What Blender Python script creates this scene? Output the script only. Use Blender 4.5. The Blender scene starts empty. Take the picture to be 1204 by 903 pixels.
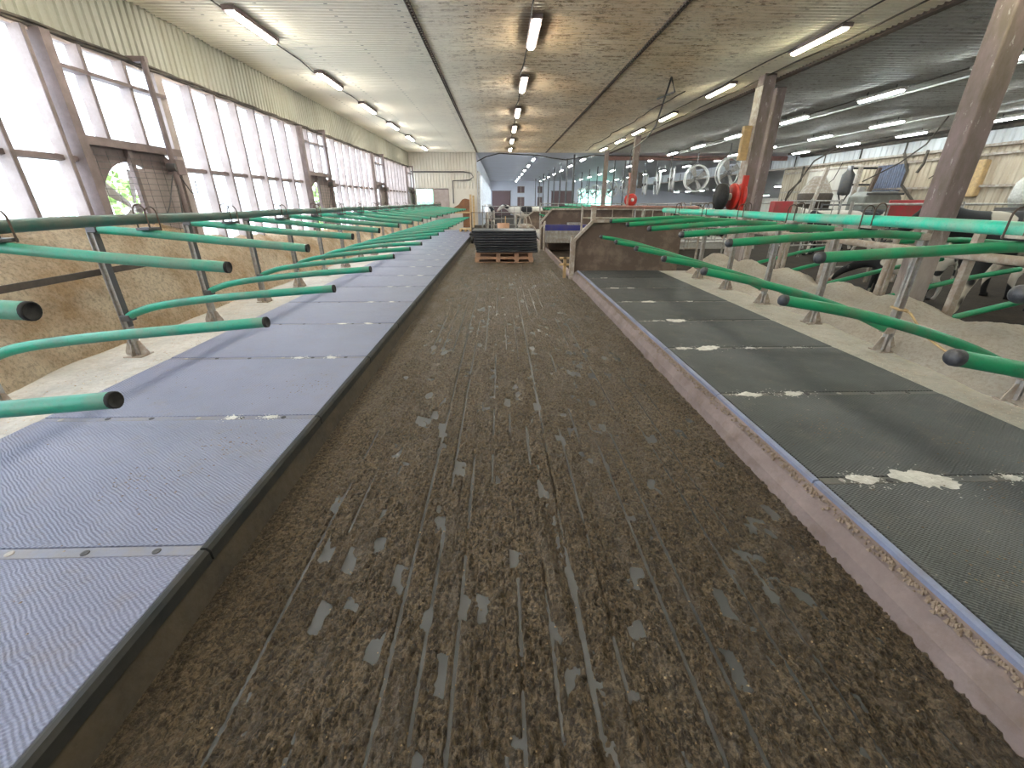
import bpy, bmesh, math, random
import numpy as np
from mathutils import Vector, Matrix
random.seed(7)
S = bpy.context.scene
C = S.collection
PI = math.pi

# ------------------------------------------------------------------ helpers
class MB:
    """collects shapes, links them as ONE mesh object"""
    def __init__(s): s.v = []; s.f = []; s.sm = []
    def add(s, vs, fs, smooth=False):
        n = len(s.v); s.v += [tuple(p) for p in vs]
        s.f += [tuple(i + n for i in f) for f in fs]; s.sm += [smooth] * len(fs)
        return s
    def box(s, x0, x1, y0, y1, z0, z1, M=None):
        vs = [(x, y, z) for z in (z0, z1) for y in (y0, y1) for x in (x0, x1)]
        if M is not None: vs = [M @ Vector(p) for p in vs]
        return s.add(vs, [(0,2,3,1),(4,5,7,6),(0,1,5,4),(2,6,7,3),(0,4,6,2),(1,3,7,5)])
    def bar(s, a, b, w, h=None, up=(0,0,1)):
        a = Vector(a); b = Vector(b); h = w if h is None else h
        d = (b - a); L = d.length; d.normalize(); u = Vector(up)
        if abs(d.dot(u)) > .98: u = Vector((0,1,0))
        sx = d.cross(u).normalized(); uz = sx.cross(d)
        vs = []
        for t in (a, b):
            for q, r in ((-1,-1),(1,-1),(1,1),(-1,1)): vs.append(t + sx*(q*w/2) + uz*(r*h/2))
        return s.add(vs, [(0,3,2,1),(4,5,6,7),(0,1,5,4),(1,2,6,5),(2,3,7,6),(3,0,4,7)])
    def tube(s, pts, r, n=10, cap=True, closed=False):
        P = [Vector(p) for p in pts]; R = r if isinstance(r, (list, tuple)) else [r]*len(P)
        m = len(P); T = []
        for i in range(m):
            if closed: t = P[(i+1) % m] - P[i-1]
            else: t = P[min(i+1, m-1)] - P[max(i-1, 0)]
            T.append(t.normalized())
        u = Vector((0,0,1)) if abs(T[0].z) < .9 else Vector((1,0,0))
        nrm = (u - T[0]*u.dot(T[0])).normalized(); vs = []
        for i in range(m):
            nrm = (nrm - T[i]*nrm.dot(T[i])).normalized(); b = T[i].cross(nrm)
            for k in range(n):
                a = 2*PI*k/n; vs.append(P[i] + (nrm*math.cos(a) + b*math.sin(a))*R[i])
        fs = []
        for i in range(m if closed else m-1):
            j = (i+1) % m
            for k in range(n): fs.append((i*n+k, i*n+(k+1)%n, j*n+(k+1)%n, j*n+k))
        s.add(vs, fs, True)
        if cap and not closed:
            s.add(vs[:n], [tuple(range(n))[::-1]]); s.add(vs[-n:], [tuple(range(n))])
        return s
    def cyl(s, a, b, r, n=16): return s.tube([a, b], r, n)
    def ring(s, c, axis, R, r, n=28, m=6):
        c = Vector(c); ax = Vector(axis).normalized()
        u = ax.orthogonal().normalized(); w = ax.cross(u)
        return s.tube([c + (u*math.cos(2*PI*k/n) + w*math.sin(2*PI*k/n))*R for k in range(n)], r, m, closed=True)
    def lathe(s, prof, c=(0,0,0), axis=(0,0,1), n=20):
        c = Vector(c); ax = Vector(axis).normalized(); u = ax.orthogonal().normalized(); w = ax.cross(u)
        vs = []
        for r, h in prof:
            for k in range(n):
                a = 2*PI*k/n; vs.append(c + ax*h + (u*math.cos(a)+w*math.sin(a))*max(r, 1e-4))
        fs = [(i*n+k, i*n+(k+1)%n, (i+1)*n+(k+1)%n, (i+1)*n+k) for i in range(len(prof)-1) for k in range(n)]
        return s.add(vs, fs, True)
    def prism(s, poly, fn, t):
        """poly 2D outline -> fn(a,b,d) gives 3D; extruded d from 0 to t"""
        n = len(poly); vs = [fn(a, b, 0) for a, b in poly] + [fn(a, b, t) for a, b in poly]
        fs = [tuple(range(n))[::-1], tuple(range(n, 2*n))] + [(i, (i+1)%n, n+(i+1)%n, n+i) for i in range(n)]
        return s.add(vs, fs)
    def build(s, name, m, parent=None, bevel=0):
        me = bpy.data.meshes.new(name); me.from_pydata(s.v, [], s.f)
        me.polygons.foreach_set('use_smooth', s.sm); me.update()
        o = bpy.data.objects.new(name, me); C.objects.link(o)
        if m: me.materials.append(m)
        if parent is not None: o.parent = parent
        if bevel:
            b = o.modifiers.new('bevel', 'BEVEL'); b.width = bevel; b.segments = 2; b.limit_method = 'ANGLE'
        return o

def tag(o, label=None, cat=None, group=None, kind=None):
    if label: o['label'] = label
    if cat: o['category'] = cat
    if group: o['group'] = group
    if kind: o['kind'] = kind
    return o
def empty(name, loc, label, cat, group=None, rz=0):
    o = bpy.data.objects.new(name, None); C.objects.link(o); o.location = loc; o.rotation_euler = (0,0,rz)
    o.empty_display_size = .2
    return tag(o, label, cat, group)
def copy_tree(o, parent=None):
    c = o.copy(); C.objects.link(c)
    if parent is not None: c.parent = parent
    for ch in list(o.children): copy_tree(ch, c)
    return c
ORD = ['', 'first','second','third','fourth','fifth','sixth','seventh','eighth','ninth','tenth','eleventh','twelfth',
       'thirteenth','fourteenth','fifteenth','sixteenth','seventeenth','eighteenth','nineteenth','twentieth','twenty-first','twenty-second','twenty-third','twenty-fourth']

# ------------------------------------------------------------------ materials
class NT:
    def __init__(s, name):
        s.m = bpy.data.materials.new(name); s.m.use_nodes = True; s.t = s.m.node_tree; s.t.nodes.clear()
        s.out = s.n('ShaderNodeOutputMaterial'); s.b = s.n('ShaderNodeBsdfPrincipled'); s.l(s.b.outputs[0], s.out.inputs[0])
        s.tc = s.n('ShaderNodeTexCoord')
    def n(s, t): return s.t.nodes.new(t)
    def l(s, a, b): s.t.links.new(a, b)
    def noise(s, scale, detail=4, rough=.55, vec=None, stretch=None, coord='Object', dist=0):
        v = vec or s.tc.outputs[coord]
        if stretch:
            mp = s.n('ShaderNodeMapping'); mp.inputs['Scale'].default_value = stretch; s.l(v, mp.inputs[0]); v = mp.outputs[0]
        n = s.n('ShaderNodeTexNoise'); n.inputs['Scale'].default_value = scale; n.inputs['Detail'].default_value = detail
        n.inputs['Roughness'].default_value = rough; n.inputs['Distortion'].default_value = dist
        s.l(v, n.inputs['Vector']); return n.outputs[0]
    def ramp(s, f, stops):
        r = s.n('ShaderNodeValToRGB'); e = r.color_ramp.elements
        while len(e) < len(stops): e.new(.5)
        for i, (p, c) in enumerate(stops):
            e[i].position = p; e[i].color = (c, c, c, 1) if not isinstance(c, (tuple, list)) else (*c, 1)
        s.l(f, r.inputs[0]); return r.outputs[0]
    def mix(s, f, a, b, mode='MIX'):
        x = s.n('ShaderNodeMix'); x.data_type = 'RGBA'; x.blend_type = mode
        for sock, val in ((x.inputs[0], f), (x.inputs[6], a), (x.inputs[7], b)):
            if isinstance(val, (int, float)): sock.default_value = val
            elif isinstance(val, (tuple, list)): sock.default_value = (*val, 1)
            else: s.l(val, sock)
        return x.outputs[2]
    def math(s, op, a, b=None, c=None):
        x = s.n('ShaderNodeMath'); x.operation = op
        for i, val in enumerate((a, b, c)):
            if val is None: continue
            if isinstance(val, (int, float)): x.inputs[i].default_value = val
            else: s.l(val, x.inputs[i])
        return x.outputs[0]
    def xyz(s, coord='Object'):
        x = s.n('ShaderNodeSeparateXYZ'); s.l(s.tc.outputs[coord], x.inputs[0]); return x.outputs
    def col(s, c):
        if isinstance(c, tuple): s.b.inputs['Base Color'].default_value = (*c, 1)
        else: s.l(c, s.b.inputs['Base Color'])
        return s
    def rough(s, r):
        if isinstance(r, (int, float)): s.b.inputs['Roughness'].default_value = r
        else: s.l(r, s.b.inputs['Roughness'])
        return s
    def metal(s, r): s.b.inputs['Metallic'].default_value = r; return s
    def spec(s, r): s.b.inputs['Specular IOR Level'].default_value = r; return s
    def bump(s, h, strength=.3, dist=.01):
        b = s.n('ShaderNodeBump'); b.inputs['Strength'].default_value = strength; b.inputs['Distance'].default_value = dist
        s.l(h, b.inputs['Height']); s.l(b.outputs[0], s.b.inputs['Normal']); return s

def dirty(name, c, dirt=(.16,.12,.08), amt=.5, scale=6, rough=.6, metal=0, bump=.15, stretch=None, fine=60, coord='Object', spread=.12, bd=.01):
    k = NT(name); n1 = k.noise(scale, 6, .65, stretch=stretch, coord=coord)
    f = k.ramp(n1, [(max(0, .62 - amt*.35 - spread), 0), (.62 - amt*.35 + spread, 1)])
    f = k.math('MULTIPLY', f, min(1, amt + .25))
    n2 = k.noise(fine, 4, .6, coord=coord)
    base = k.mix(k.ramp(n2, [(.3, .0), (.7, .35)]), c, tuple(min(1, x*.72) for x in c))
    k.col(k.mix(f, base, dirt)).rough(rough).metal(metal)
    if bump: k.bump(n2, bump, bd)
    return k.m

M = {}
# --- pipes: dusty plastic
def pipe_mat(name, c, dust, amt):
    k = NT(name); n = k.noise(3.5, 7, .7); n2 = k.noise(45, 4, .7)
    f = k.math('MULTIPLY', k.ramp(n, [(.52-amt*.25, 0), (.74-amt*.2, 1)]), .75)
    f2 = k.math('MULTIPLY', k.ramp(n2, [(.55, 0), (.75, 1)]), .35)
    k.col(k.mix(f2, k.mix(f, c, dust), (.03,.04,.03))).rough(k.ramp(n, [(.3,.34),(.7,.6)])).bump(n2, .08, .004)
    return k.m
M['green_l'] = pipe_mat('green_pipe_left', (.008,.27,.165), (.15,.20,.15), .35)
M['green_r'] = pipe_mat('green_pipe_right', (.012,.30,.13), (.15,.19,.12), .2)
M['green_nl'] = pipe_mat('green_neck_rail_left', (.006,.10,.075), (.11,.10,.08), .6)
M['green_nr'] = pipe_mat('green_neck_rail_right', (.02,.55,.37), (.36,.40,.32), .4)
M['black'] = dirty('black_plastic', (.006,.006,.007), (.03,.028,.025), .3, 20, .7)
M['cap'] = dirty('dark_cap', (.035,.037,.045), (.12,.11,.1), .25, 25, .45)
M['galv'] = dirty('galvanised_steel', (.50,.49,.48), (.26,.22,.18), .5, 9, .5, .2, .1)
M['galv_dark'] = dirty('dark_galvanised_steel', (.10,.10,.11), (.14,.12,.10), .35, 9, .5, .5, .1)
M['rust'] = dirty('rusty_steel', (.17,.11,.08), (.07,.05,.04), .6, 12, .8)
M['brown_strap'] = dirty('brown_rail', (.10,.075,.06), (.05,.04,.03), .4, 12, .7)
M['dirty_white'] = dirty('dirty_white_paint', (.52,.48,.43), (.25,.18,.13), .5, 8, .6)
M['white'] = dirty('white_enamel', (.72,.72,.71), (.40,.36,.30), .25, 5, .4)
M['red'] = dirty('red_paint', (.50,.035,.05), (.25,.08,.06), .4, 6, .5)
M['redbright'] = dirty('bright_red_plastic', (.62,.03,.02), (.3,.05,.03), .3, 6, .4)
M['pinkwood'] = dirty('faded_red_steel', (.46,.22,.19), (.25,.15,.12), .5, 7, .6)
M['blue'] = dirty('blue_paint', (.03,.035,.25), (.10,.09,.12), .3, 3, .45)
M['timber'] = dirty('raw_timber', (.50,.28,.17), (.28,.17,.11), .5, 9, .7, stretch=(1,8,8))
M['timber_pale'] = dirty('pale_timber', (.62,.42,.20), (.34,.24,.14), .4, 9, .7)
M['brown_panel'] = dirty('brown_panel', (.25,.10,.04), (.12,.06,.03), .4, 5, .5)
M['cable'] = dirty('black_cable', (.03,.025,.022), (.10,.08,.06), .5, 6, .8)
M['grey_panel'] = dirty('grey_panel', (.22,.23,.21), (.14,.13,.11), .5, 3, .5)
M['concrete_wall'] = dirty('partition_concrete', (.25,.185,.145), (.10,.07,.055), .6, 2.6, .85, bump=.35, fine=30)
M['crumb'] = dirty('dirt_crumbs', (.32,.25,.19), (.14,.10,.07), .5, 40, .9); M['crumb2'] = dirty('straw_crumbs', (.50,.38,.22), (.2,.13,.07), .5, 40, .9); M['kerb'] = None; M['bounce_ground'] = dirty('pale_bounce_ground', (.78,.77,.73), (.6,.58,.54), .3, 2, .9)  # outdoor ground tone raised so it bounces daylight indoors

def column_mat():
    k = NT('old_painted_column'); cz = k.xyz()[2];  n = k.noise(5, 8, .7, stretch=(1,1,.35)); n2 = k.noise(14, 6, .75, stretch=(1,1,.4))
    base = k.mix(k.ramp(n, [(.35,0),(.65,1)]), (.25,.185,.19), (.15,.12,.095))
    base = k.mix(k.math('MULTIPLY', k.ramp(n2, [(.60,0),(.66,1)]), .7), base, (.45,.42,.40))
    lo = k.n('ShaderNodeMapRange'); k.l(k.math('ADD', cz, k.math('MULTIPLY', n, .5)), lo.inputs[0]); lo.inputs[1].default_value = 1.55; lo.inputs[2].default_value = 1.3
    base = k.mix(k.math('MULTIPLY', lo.outputs[0], k.ramp(n, [(.35,.9),(.7,.35)])), base, (.44,.38,.35))
    k.col(base).rough(.75).bump(n2, .35, .015); return k.m
M['column'] = column_mat()

def mat_rubber(name, c1, c2, dust, specks, rough):
    k = NT(name); x, y, z = k.xyz('Object')[:3]
    # staggered hammered studs
    wob = k.math('MULTIPLY', k.noise(9, 2), .02)
    a = k.math('SINE', k.math('MULTIPLY', k.math('ADD', x, wob), 2*PI/.026))
    b = k.math('SINE', k.math('MULTIPLY', k.math('ADD', y, wob), 2*PI/.018))
    stud = k.math('MULTIPLY', a, b)
    n = k.noise(1.6, 6, .6, coord='Generated', stretch=(1.6,1,1)); nf = k.noise(38, 5, .8); nm = k.noise(7, 6, .7)
    base = k.mix(k.ramp(n, [(.32,0),(.68,1)]), c1, c2)
    base = k.mix(k.math('MULTIPLY', k.ramp(nm, [(.52,0),(.72,1)]), .45), base, dust)
    base = k.mix(k.math('MULTIPLY', k.math('MULTIPLY', k.ramp(nf, [(.62,0),(.70,1)]), k.ramp(nm, [(.45,0),(.6,1)])), specks), base, (.40,.37,.30))
    k.col(base).rough(rough); k.bump(k.math('ADD', stud, k.math('MULTIPLY', nf, .5)), .5, .006); return k
MATL = mat_rubber('sheen_rubber_mat_left', (.17,.185,.27), (.215,.23,.325), (.20,.175,.165), .25, .38).m  # same rubber as the right row; window sheen put into the bluer colour
kr = mat_rubber('rubber_mat_right', (.045,.05,.05), (.085,.09,.092), (.13,.11,.09), .75, .55); MATR = kr.m
M['strip_l'] = dirty('sheen_smooth_rubber_strip', (.17,.18,.25), (.19,.17,.155), .4, 9, .45, bump=.1)  # window sheen put into this colour too, matching the left sheets
M['strip_r'] = dirty('smooth_dark_rubber_strip', (.07,.072,.07), (.14,.12,.10), .35, 9, .5, bump=.1)
M['edge_l'] = dirty('black_rubber_edge', (.014,.018,.02), (.04,.036,.03), .4, 5, .8)
M['edge_r'] = dirty('blue_grey_rubber_edge', (.20,.23,.34), (.15,.13,.12), .2, 7, .4)
M['powder'] = dirty('white_chalk_powder', (.70,.69,.65), (.42,.40,.36), .4, 18, .95, fine=90, bump=.4)
M['newmat'] = dirty('new_black_rubber', (.012,.015,.022), (.035,.04,.045), .3, 4, .42)
M['screw'] = dirty('screw_hole', (.015,.015,.016), (.05,.05,.05), .3, 20, .5)

def concrete(name, c1, c2, stain, f=.5, sc=1.5):
    k = NT(name); n = k.noise(sc, 8, .65); n2 = k.noise(26, 6, .7); n3 = k.noise(5, 6, .7)
    b = k.mix(k.ramp(n, [(.35,0),(.65,1)]), c1, c2); b = k.mix(k.math('MULTIPLY', k.ramp(n3, [(.5,0),(.68,1)]), f), b, stain)
    b = k.mix(k.ramp(n2, [(.35,.25),(.65,0)]), b, (.1,.09,.08))
    k.col(b).rough(.8).bump(n2, .3, .012); return k.m
M['kerb'] = concrete('stall_kerb_concrete', (.42,.40,.36), (.56,.53,.48), (.38,.27,.17), .35)
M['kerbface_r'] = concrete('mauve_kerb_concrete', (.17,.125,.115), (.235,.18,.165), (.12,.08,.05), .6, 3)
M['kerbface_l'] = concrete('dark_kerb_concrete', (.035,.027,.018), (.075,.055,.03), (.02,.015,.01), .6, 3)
M['hallfloor'] = concrete('dark_hall_floor', (.022,.016,.011), (.045,.032,.022), (.012,.009,.006), .6, 1.2); M['hallfloor'].node_tree.nodes['Principled BSDF'].inputs['Specular IOR Level'].default_value = .08

def alley_concrete():
    k = NT('grooved_alley_concrete'); n = k.noise(3, 6, .6); nf = k.noise(60, 4, .6)
    b = k.mix(k.ramp(n, [(.3,0),(.7,1)]), (.045,.05,.055), (.08,.08,.078)); k.col(b).rough(k.ramp(n, [(.3,.42),(.7,.6)])).bump(nf, .15, .004); return k.m
M['alley'] = alley_concrete()
def manure():
    k = NT('wet_trodden_manure')
    n = k.noise(1.1, 7, .65); nm = k.noise(55, 6, .75, dist=.6); nf = k.noise(150, 4, .8, stretch=(1,.7,1)); ns = k.noise(95, 2, .8, stretch=(1,.45,1))
    nl = k.noise(6, 5, .65, stretch=(1,.35,1)); nk = k.noise(24, 5, .8)
    b = k.mix(k.ramp(n, [(.32,0),(.68,1)]), (.20,.145,.085), (.32,.24,.15))
    vo = k.n('ShaderNodeTexVoronoi'); vo.inputs['Scale'].default_value = 85; vo.inputs['Randomness'].default_value = 1
    mp = k.n('ShaderNodeMapping'); mp.inputs['Scale'].default_value = (1,.6,1); k.l(k.tc.outputs['Object'], mp.inputs[0])
    dv = k.n('ShaderNodeVectorMath'); dv.operation = 'ADD'; nn = k.n('ShaderNodeTexNoise'); nn.inputs['Scale'].default_value = 40; k.l(k.tc.outputs['Object'], nn.inputs['Vector'])
    sc = k.n('ShaderNodeVectorMath'); sc.operation = 'SCALE'; sc.inputs['Scale'].default_value = .02; k.l(nn.outputs[1], sc.inputs[0])
    k.l(mp.outputs[0], dv.inputs[0]); k.l(sc.outputs[0], dv.inputs[1]); k.l(dv.outputs[0], vo.inputs['Vector'])
    cellc = k.n('ShaderNodeSeparateColor'); k.l(vo.outputs['Color'], cellc.inputs[0])
    b = k.mix(k.ramp(cellc.outputs[0], [(.15,.75),(.5,0)]), b, (.035,.023,.012))
    b = k.mix(k.ramp(cellc.outputs[1], [(.72,0),(.95,.7)]), b, (.30,.225,.14))
    b = k.mix(k.ramp(nm, [(.42,0),(.56,1)]), k.mix(.78, b, (.022,.014,.008)), b)  # wet dark dirt, with crevice shade put into the colour where the bump dips
    b = k.mix(k.math('MULTIPLY', k.ramp(nl, [(.5,0),(.66,1)]), .5), b, (.21,.175,.14))
    b = k.mix(k.math('MULTIPLY', k.ramp(nk, [(.56,0),(.66,1)]), .5), b, (.05,.035,.018))
    b = k.mix(k.math('MULTIPLY', k.ramp(ns, [(.66,0),(.74,1)]), .6), b, (.42,.31,.19))
    k.col(b).rough(k.ramp(nl, [(.3,.46),(.7,.30)]))
    k.bump(k.math('SUBTRACT', k.math('ADD', nm, k.math('MULTIPLY', nf, .6)), k.math('MULTIPLY', vo.outputs['Distance'], .7)), 1, .04); return k.m
M['manure'] = manure()
def sawdust(name, c1, c2, c3):
    k = NT(name); n = k.noise(2.2, 7, .6); nm = k.noise(30, 5, .75); nf = k.noise(110, 5, .8)
    b = k.mix(k.ramp(n, [(.36,0),(.64,1)]), c1, c2); b = k.mix(k.ramp(nm, [(.35,.55),(.55,0)]), b, c3)
    b = k.mix(k.math('MULTIPLY', k.ramp(nf, [(.55,0),(.7,1)]), .5), b, tuple(min(1, x*1.45) for x in c2))
    k.col(b).rough(.95).bump(k.math('ADD', nm, nf), 1, .06); return k.m
M['sawdust_l'] = sawdust('golden_sawdust', (.58,.39,.22), (.86,.72,.54), (.26,.15,.07))
M['sawdust_r'] = sawdust('pale_sawdust', (.78,.68,.57), (.88,.81,.72), (.55,.42,.30))

def ceiling_mat(name, base, stain1, stain2, xlo=None, xhi=None, amt=.5, edge=False):
    k = NT(name); x, y, z = k.xyz()[:3]
    n = k.noise(.55, 7, .68); n2 = k.noise(3.0, 7, .75, stretch=(.6,2.2,1)); n3 = k.noise(26, 5, .8, stretch=(.4,1,1))
    n5 = k.noise(.12, 3, .5)
    b = k.mix(k.ramp(n, [(.3,0),(.7,.5)]), base, tuple(v*.78 for v in base))
    band = 1.0
    if xlo is not None:
        up = k.n('ShaderNodeMapRange'); up.interpolation_type = 'SMOOTHSTEP'; k.l(x, up.inputs[0])
        up.inputs[1].default_value = xlo-1.6; up.inputs[2].default_value = xlo+1.6
        dn = k.n('ShaderNodeMapRange'); dn.interpolation_type = 'SMOOTHSTEP'; k.l(x, dn.inputs[0])
        dn.inputs[1].default_value = xhi-1.4; dn.inputs[2].default_value = xhi+1.4; dn.inputs[3].default_value = 1; dn.inputs[4].default_value = 0
        band = k.math('MULTIPLY', up.outputs[0], dn.outputs[0])
    f = k.math('MULTIPLY', k.math('ADD', k.math('MULTIPLY', n, .9), k.math('MULTIPLY', n2, .55)), band)
    b = k.mix(k.math('MULTIPLY', k.ramp(f, [(.38,0),(.86,1)]), amt), b, stain1)
    n6 = k.noise(7, 5, .8, stretch=(.5,1.6,1)); sp = k.math('MULTIPLY', k.ramp(k.math('MAXIMUM', n3, n6), [(.52,0),(.60,1)]), band)
    b = k.mix(k.math('MULTIPLY', sp, k.math('MULTIPLY', k.ramp(n2, [(.40,0),(.56,1)]), amt)), b, stain2)
    # rusty screw rows, every 0.9 m across
    fr = k.math('ABSOLUTE', k.math('SUBTRACT', k.math('FRACT', k.math('DIVIDE', k.math('ADD', x, 20.2), .92)), .5))
    line = k.ramp(fr, [(.0,1),(.022,1),(.03,0)])
    yy = k.math('ABSOLUTE', k.math('SUBTRACT', k.math('FRACT', k.math('DIVIDE', y, .2)), .5))
    dots = k.math('MULTIPLY', line, k.ramp(yy, [(.0,1),(.16,1),(.2,0)]))
    dots = k.math('MULTIPLY', dots, k.ramp(k.noise(1.4, 3), [(.40,0),(.48,1)]))
    b = k.mix(k.math('MULTIPLY', dots, .8 if not isinstance(band, float) else .3), b, (.05,.035,.025))
    if xlo is not None:   # soot burnt onto the sheets round the old centre lamps
        yc = k.math('ABSOLUTE', k.math('SUBTRACT', k.math('FRACT', k.math('DIVIDE', k.math('ADD', y, 18.49), 3.09)), .5))
        ex = k.math('DIVIDE', k.math('ABSOLUTE', k.math('SUBTRACT', x, .54)), .34); ey = k.math('DIVIDE', yc, .30)
        rr = k.math('ADD', k.math('ADD', k.math('MULTIPLY', ex, ex), k.math('MULTIPLY', ey, ey)), k.math('MULTIPLY', k.math('SUBTRACT', n2, .5), 1.2))
        b = k.mix(k.math('MULTIPLY', k.ramp(rr, [(.2,1),(1.0,0)]), .75), b, (.10,.06,.035))
    k.col(b).rough(.5).bump(k.noise(40, 3), .05, .004); return k.m
M['ceil'] = ceiling_mat('stained_corrugated_ceiling', (.90,.83,.70), (.66,.47,.27), (.20,.115,.06), -.9, 4.6, .80)
M['ceil_r'] = ceiling_mat('grey_corrugated_ceiling', (.46,.46,.44), (.30,.27,.23), (.12,.10,.08), None, None, .5)
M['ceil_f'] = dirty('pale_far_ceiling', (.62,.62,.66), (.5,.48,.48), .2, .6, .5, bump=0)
def wallmat(name, c, stain, amt=.4, stretch=(1,3,.5), green=None):
    k = NT(name); n = k.noise(1.1, 7, .7, stretch=stretch); n2 = k.noise(3.5, 6, .7)
    b = k.mix(k.math('MULTIPLY', k.ramp(n, [(.42,0),(.72,1)]), amt), c, stain)
    if green: b = k.mix(k.math('MULTIPLY', k.ramp(n2, [(.45,0),(.7,1)]), .45), b, green)
    k.col(b).rough(.55); k.bump(k.noise(50, 3), .06, .004); return k.m
M['wall_l'] = wallmat('mossy_corrugated_wall', (.31,.305,.255), (.20,.175,.12), .5, green=(.22,.225,.165))
M['wall_end'] = wallmat('cream_corrugated_wall', (.62,.58,.52), (.42,.34,.26), .45)
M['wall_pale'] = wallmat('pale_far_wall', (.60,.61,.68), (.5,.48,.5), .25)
M['wall_band'] = wallmat('white_insulation_panels', (.56,.58,.61), (.36,.33,.30), .5)
M['wall_r'] = wallmat('stained_beige_cladding', (.50,.43,.33), (.30,.20,.13), .65)
M['fin'] = dirty('pink_white_window_frame', (.40,.33,.31), (.24,.19,.17), .28, 4, .6)
M['fin_dark'] = dirty('brown_window_frame', (.22,.165,.16), (.12,.09,.08), .4, 5, .65)
M['brown_door'] = wallmat('brown_sliding_door', (.16,.10,.10), (.10,.06,.05), .4)

def glass(name, tint=(.97,.985,1), trans=.8, tl=(.9,.95,1)):
    k = NT(name); t = k.t; t.nodes.remove(k.b)
    tr = k.n('ShaderNodeBsdfTransparent'); tr.inputs[0].default_value = (*tint, 1)
    tn = k.n('ShaderNodeBsdfTranslucent'); tn.inputs[0].default_value = (*tl, 1)
    gl = k.n('ShaderNodeBsdfGlossy'); gl.inputs['Roughness'].default_value = .12
    m1 = k.n('ShaderNodeMixShader'); k.l(k.ramp(k.noise(2.5, 6, .7), [(.45,1-trans),(.75,min(1, 1.5-trans))]), m1.inputs[0])
    k.l(tr.outputs[0], m1.inputs[1]); k.l(tn.outputs[0], m1.inputs[2])
    m2 = k.n('ShaderNodeMixShader'); m2.inputs[0].default_value = .05; k.l(m1.outputs[0], m2.inputs[1]); k.l(gl.outputs[0], m2.inputs[2])
    k.l(m2.outputs[0], k.out.inputs[0]); return k.m
M['glass'] = glass('dusty_window_glass')
M['glass_clear'] = glass('clear_window_glass', (1,1,1), .95)
M['mint'] = glass('mint_translucent_sheet', (.55,.78,.68), .45, (.55,.80,.69))
def emit(name, c, s):
    k = NT(name); k.t.nodes.remove(k.b); e = k.n('ShaderNodeEmission'); e.inputs[0].default_value = (*c, 1); e.inputs[1].default_value = s
    k.l(e.outputs[0], k.out.inputs[0]); return k.m
M['tube_w'] = emit('warm_lamp_tube', (1,.94,.80), 27)
M['tube_y'] = emit('yellowish_lamp_tube', (1,.95,.66), 13)
M['tube_c'] = emit('cool_lamp_tube', (.92,1,.97), 24)
def foliage():
    k = NT('sunlit_leaves'); n = k.noise(9, 5, .8); k.col(k.mix(k.ramp(n, [(.35,0),(.65,1)]), (.10,.22,.05), (.42,.58,.20))).rough(.7); return k.m
M['leaf'] = foliage()
def cow_mat(name, thr, white=(.62,.57,.50), black=(.012,.012,.014), sc=1.3, off=0):
    k = NT(name); mp = k.n('ShaderNodeMapping'); mp.inputs['Location'].default_value = (off, off*1.7, off*.3); k.l(k.tc.outputs['Object'], mp.inputs[0])
    n = k.noise(sc, 2, .45, vec=mp.outputs[0]); k.col(k.mix(k.ramp(n, [(thr-.008,0),(thr+.008,1)]), black, white)).rough(.7); k.bump(k.noise(90, 3), .12, .006); return k.m

# ------------------------------------------------------------------ value noise (for displaced ground)
def vnoise(x, y, seed=0):
    xi = np.floor(x).astype(np.int64); yi = np.floor(y).astype(np.int64); fx = x-xi; fy = y-yi
    fx = fx*fx*(3-2*fx); fy = fy*fy*(3-2*fy)
    def h(a, b):
        n = (a*374761393 + b*668265263 + seed*974634777) & 0xffffffff
        n = ((n ^ (n >> 13)) * 1274126177) & 0xffffffff
        return ((n ^ (n >> 16)) & 0xffff)/65535.
    return (h(xi,yi)*(1-fx)+h(xi+1,yi)*fx)*(1-fy) + (h(xi,yi+1)*(1-fx)+h(xi+1,yi+1)*fx)*fy
def fbm(x, y, o=4, seed=0, g=.5):
    s = 0; a = 1; t = 0
    for i in range(o): s = s + a*vnoise(x*2**i, y*2**i, seed+i*11); t += a; a *= g
    return s/t
def grid_obj(name, xs, ys, Z, m, parent=None, Xf=None):
    nx, ny = len(xs), len(ys); X, Y = np.meshgrid(xs, ys)
    if Xf is not None: X = Xf
    co = np.stack([X, Y, Z], -1).reshape(-1, 3).astype(np.float32)
    i = np.arange((nx-1)*(ny-1)); r = i//(nx-1); c = i % (nx-1); a = r*nx+c
    q = np.stack([a, a+1, a+nx+1, a+nx], -1).astype(np.int32)
    me = bpy.data.meshes.new(name); me.vertices.add(len(co)); me.vertices.foreach_set('co', co.ravel())
    me.loops.add(q.size); me.loops.foreach_set('vertex_index', q.ravel()); me.polygons.add(len(q))
    me.polygons.foreach_set('loop_start', np.arange(0, q.size, 4, dtype=np.int32))
    me.polygons.foreach_set('loop_total', np.full(len(q), 4, dtype=np.int32)); me.polygons.foreach_set('use_smooth', np.ones(len(q), bool))
    me.update(calc_edges=True); me.validate(); me.materials.append(m)
    o = bpy.data.objects.new(name, me); C.objects.link(o)
    if parent: o.parent = parent
    return o

# ================================================================== SETTING
XL, XR, KX = -1.31, 1.64, .20       # alley edges, platform height
YB, YE, YF = -7.0, 25.0, 59.0
CZ = 4.0
def struct(o): o['kind'] = 'structure'; return o
b = MB(); b.box(-4.85, 17.2, YB, YF+.3, -.2, -.02); struct(b.build('floor', M['hallfloor']))
# grooved alley slab : flat slab with sawn grooves
xs = np.linspace(XL-.02, XR+.12, 90); ys = np.concatenate([np.linspace(-1, 5, 120), np.linspace(5.1, 25, 120)])
X, Y = np.meshgrid(xs, ys); struct(grid_obj('floor.001', xs, ys, 0*X, M['alley']))
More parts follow.
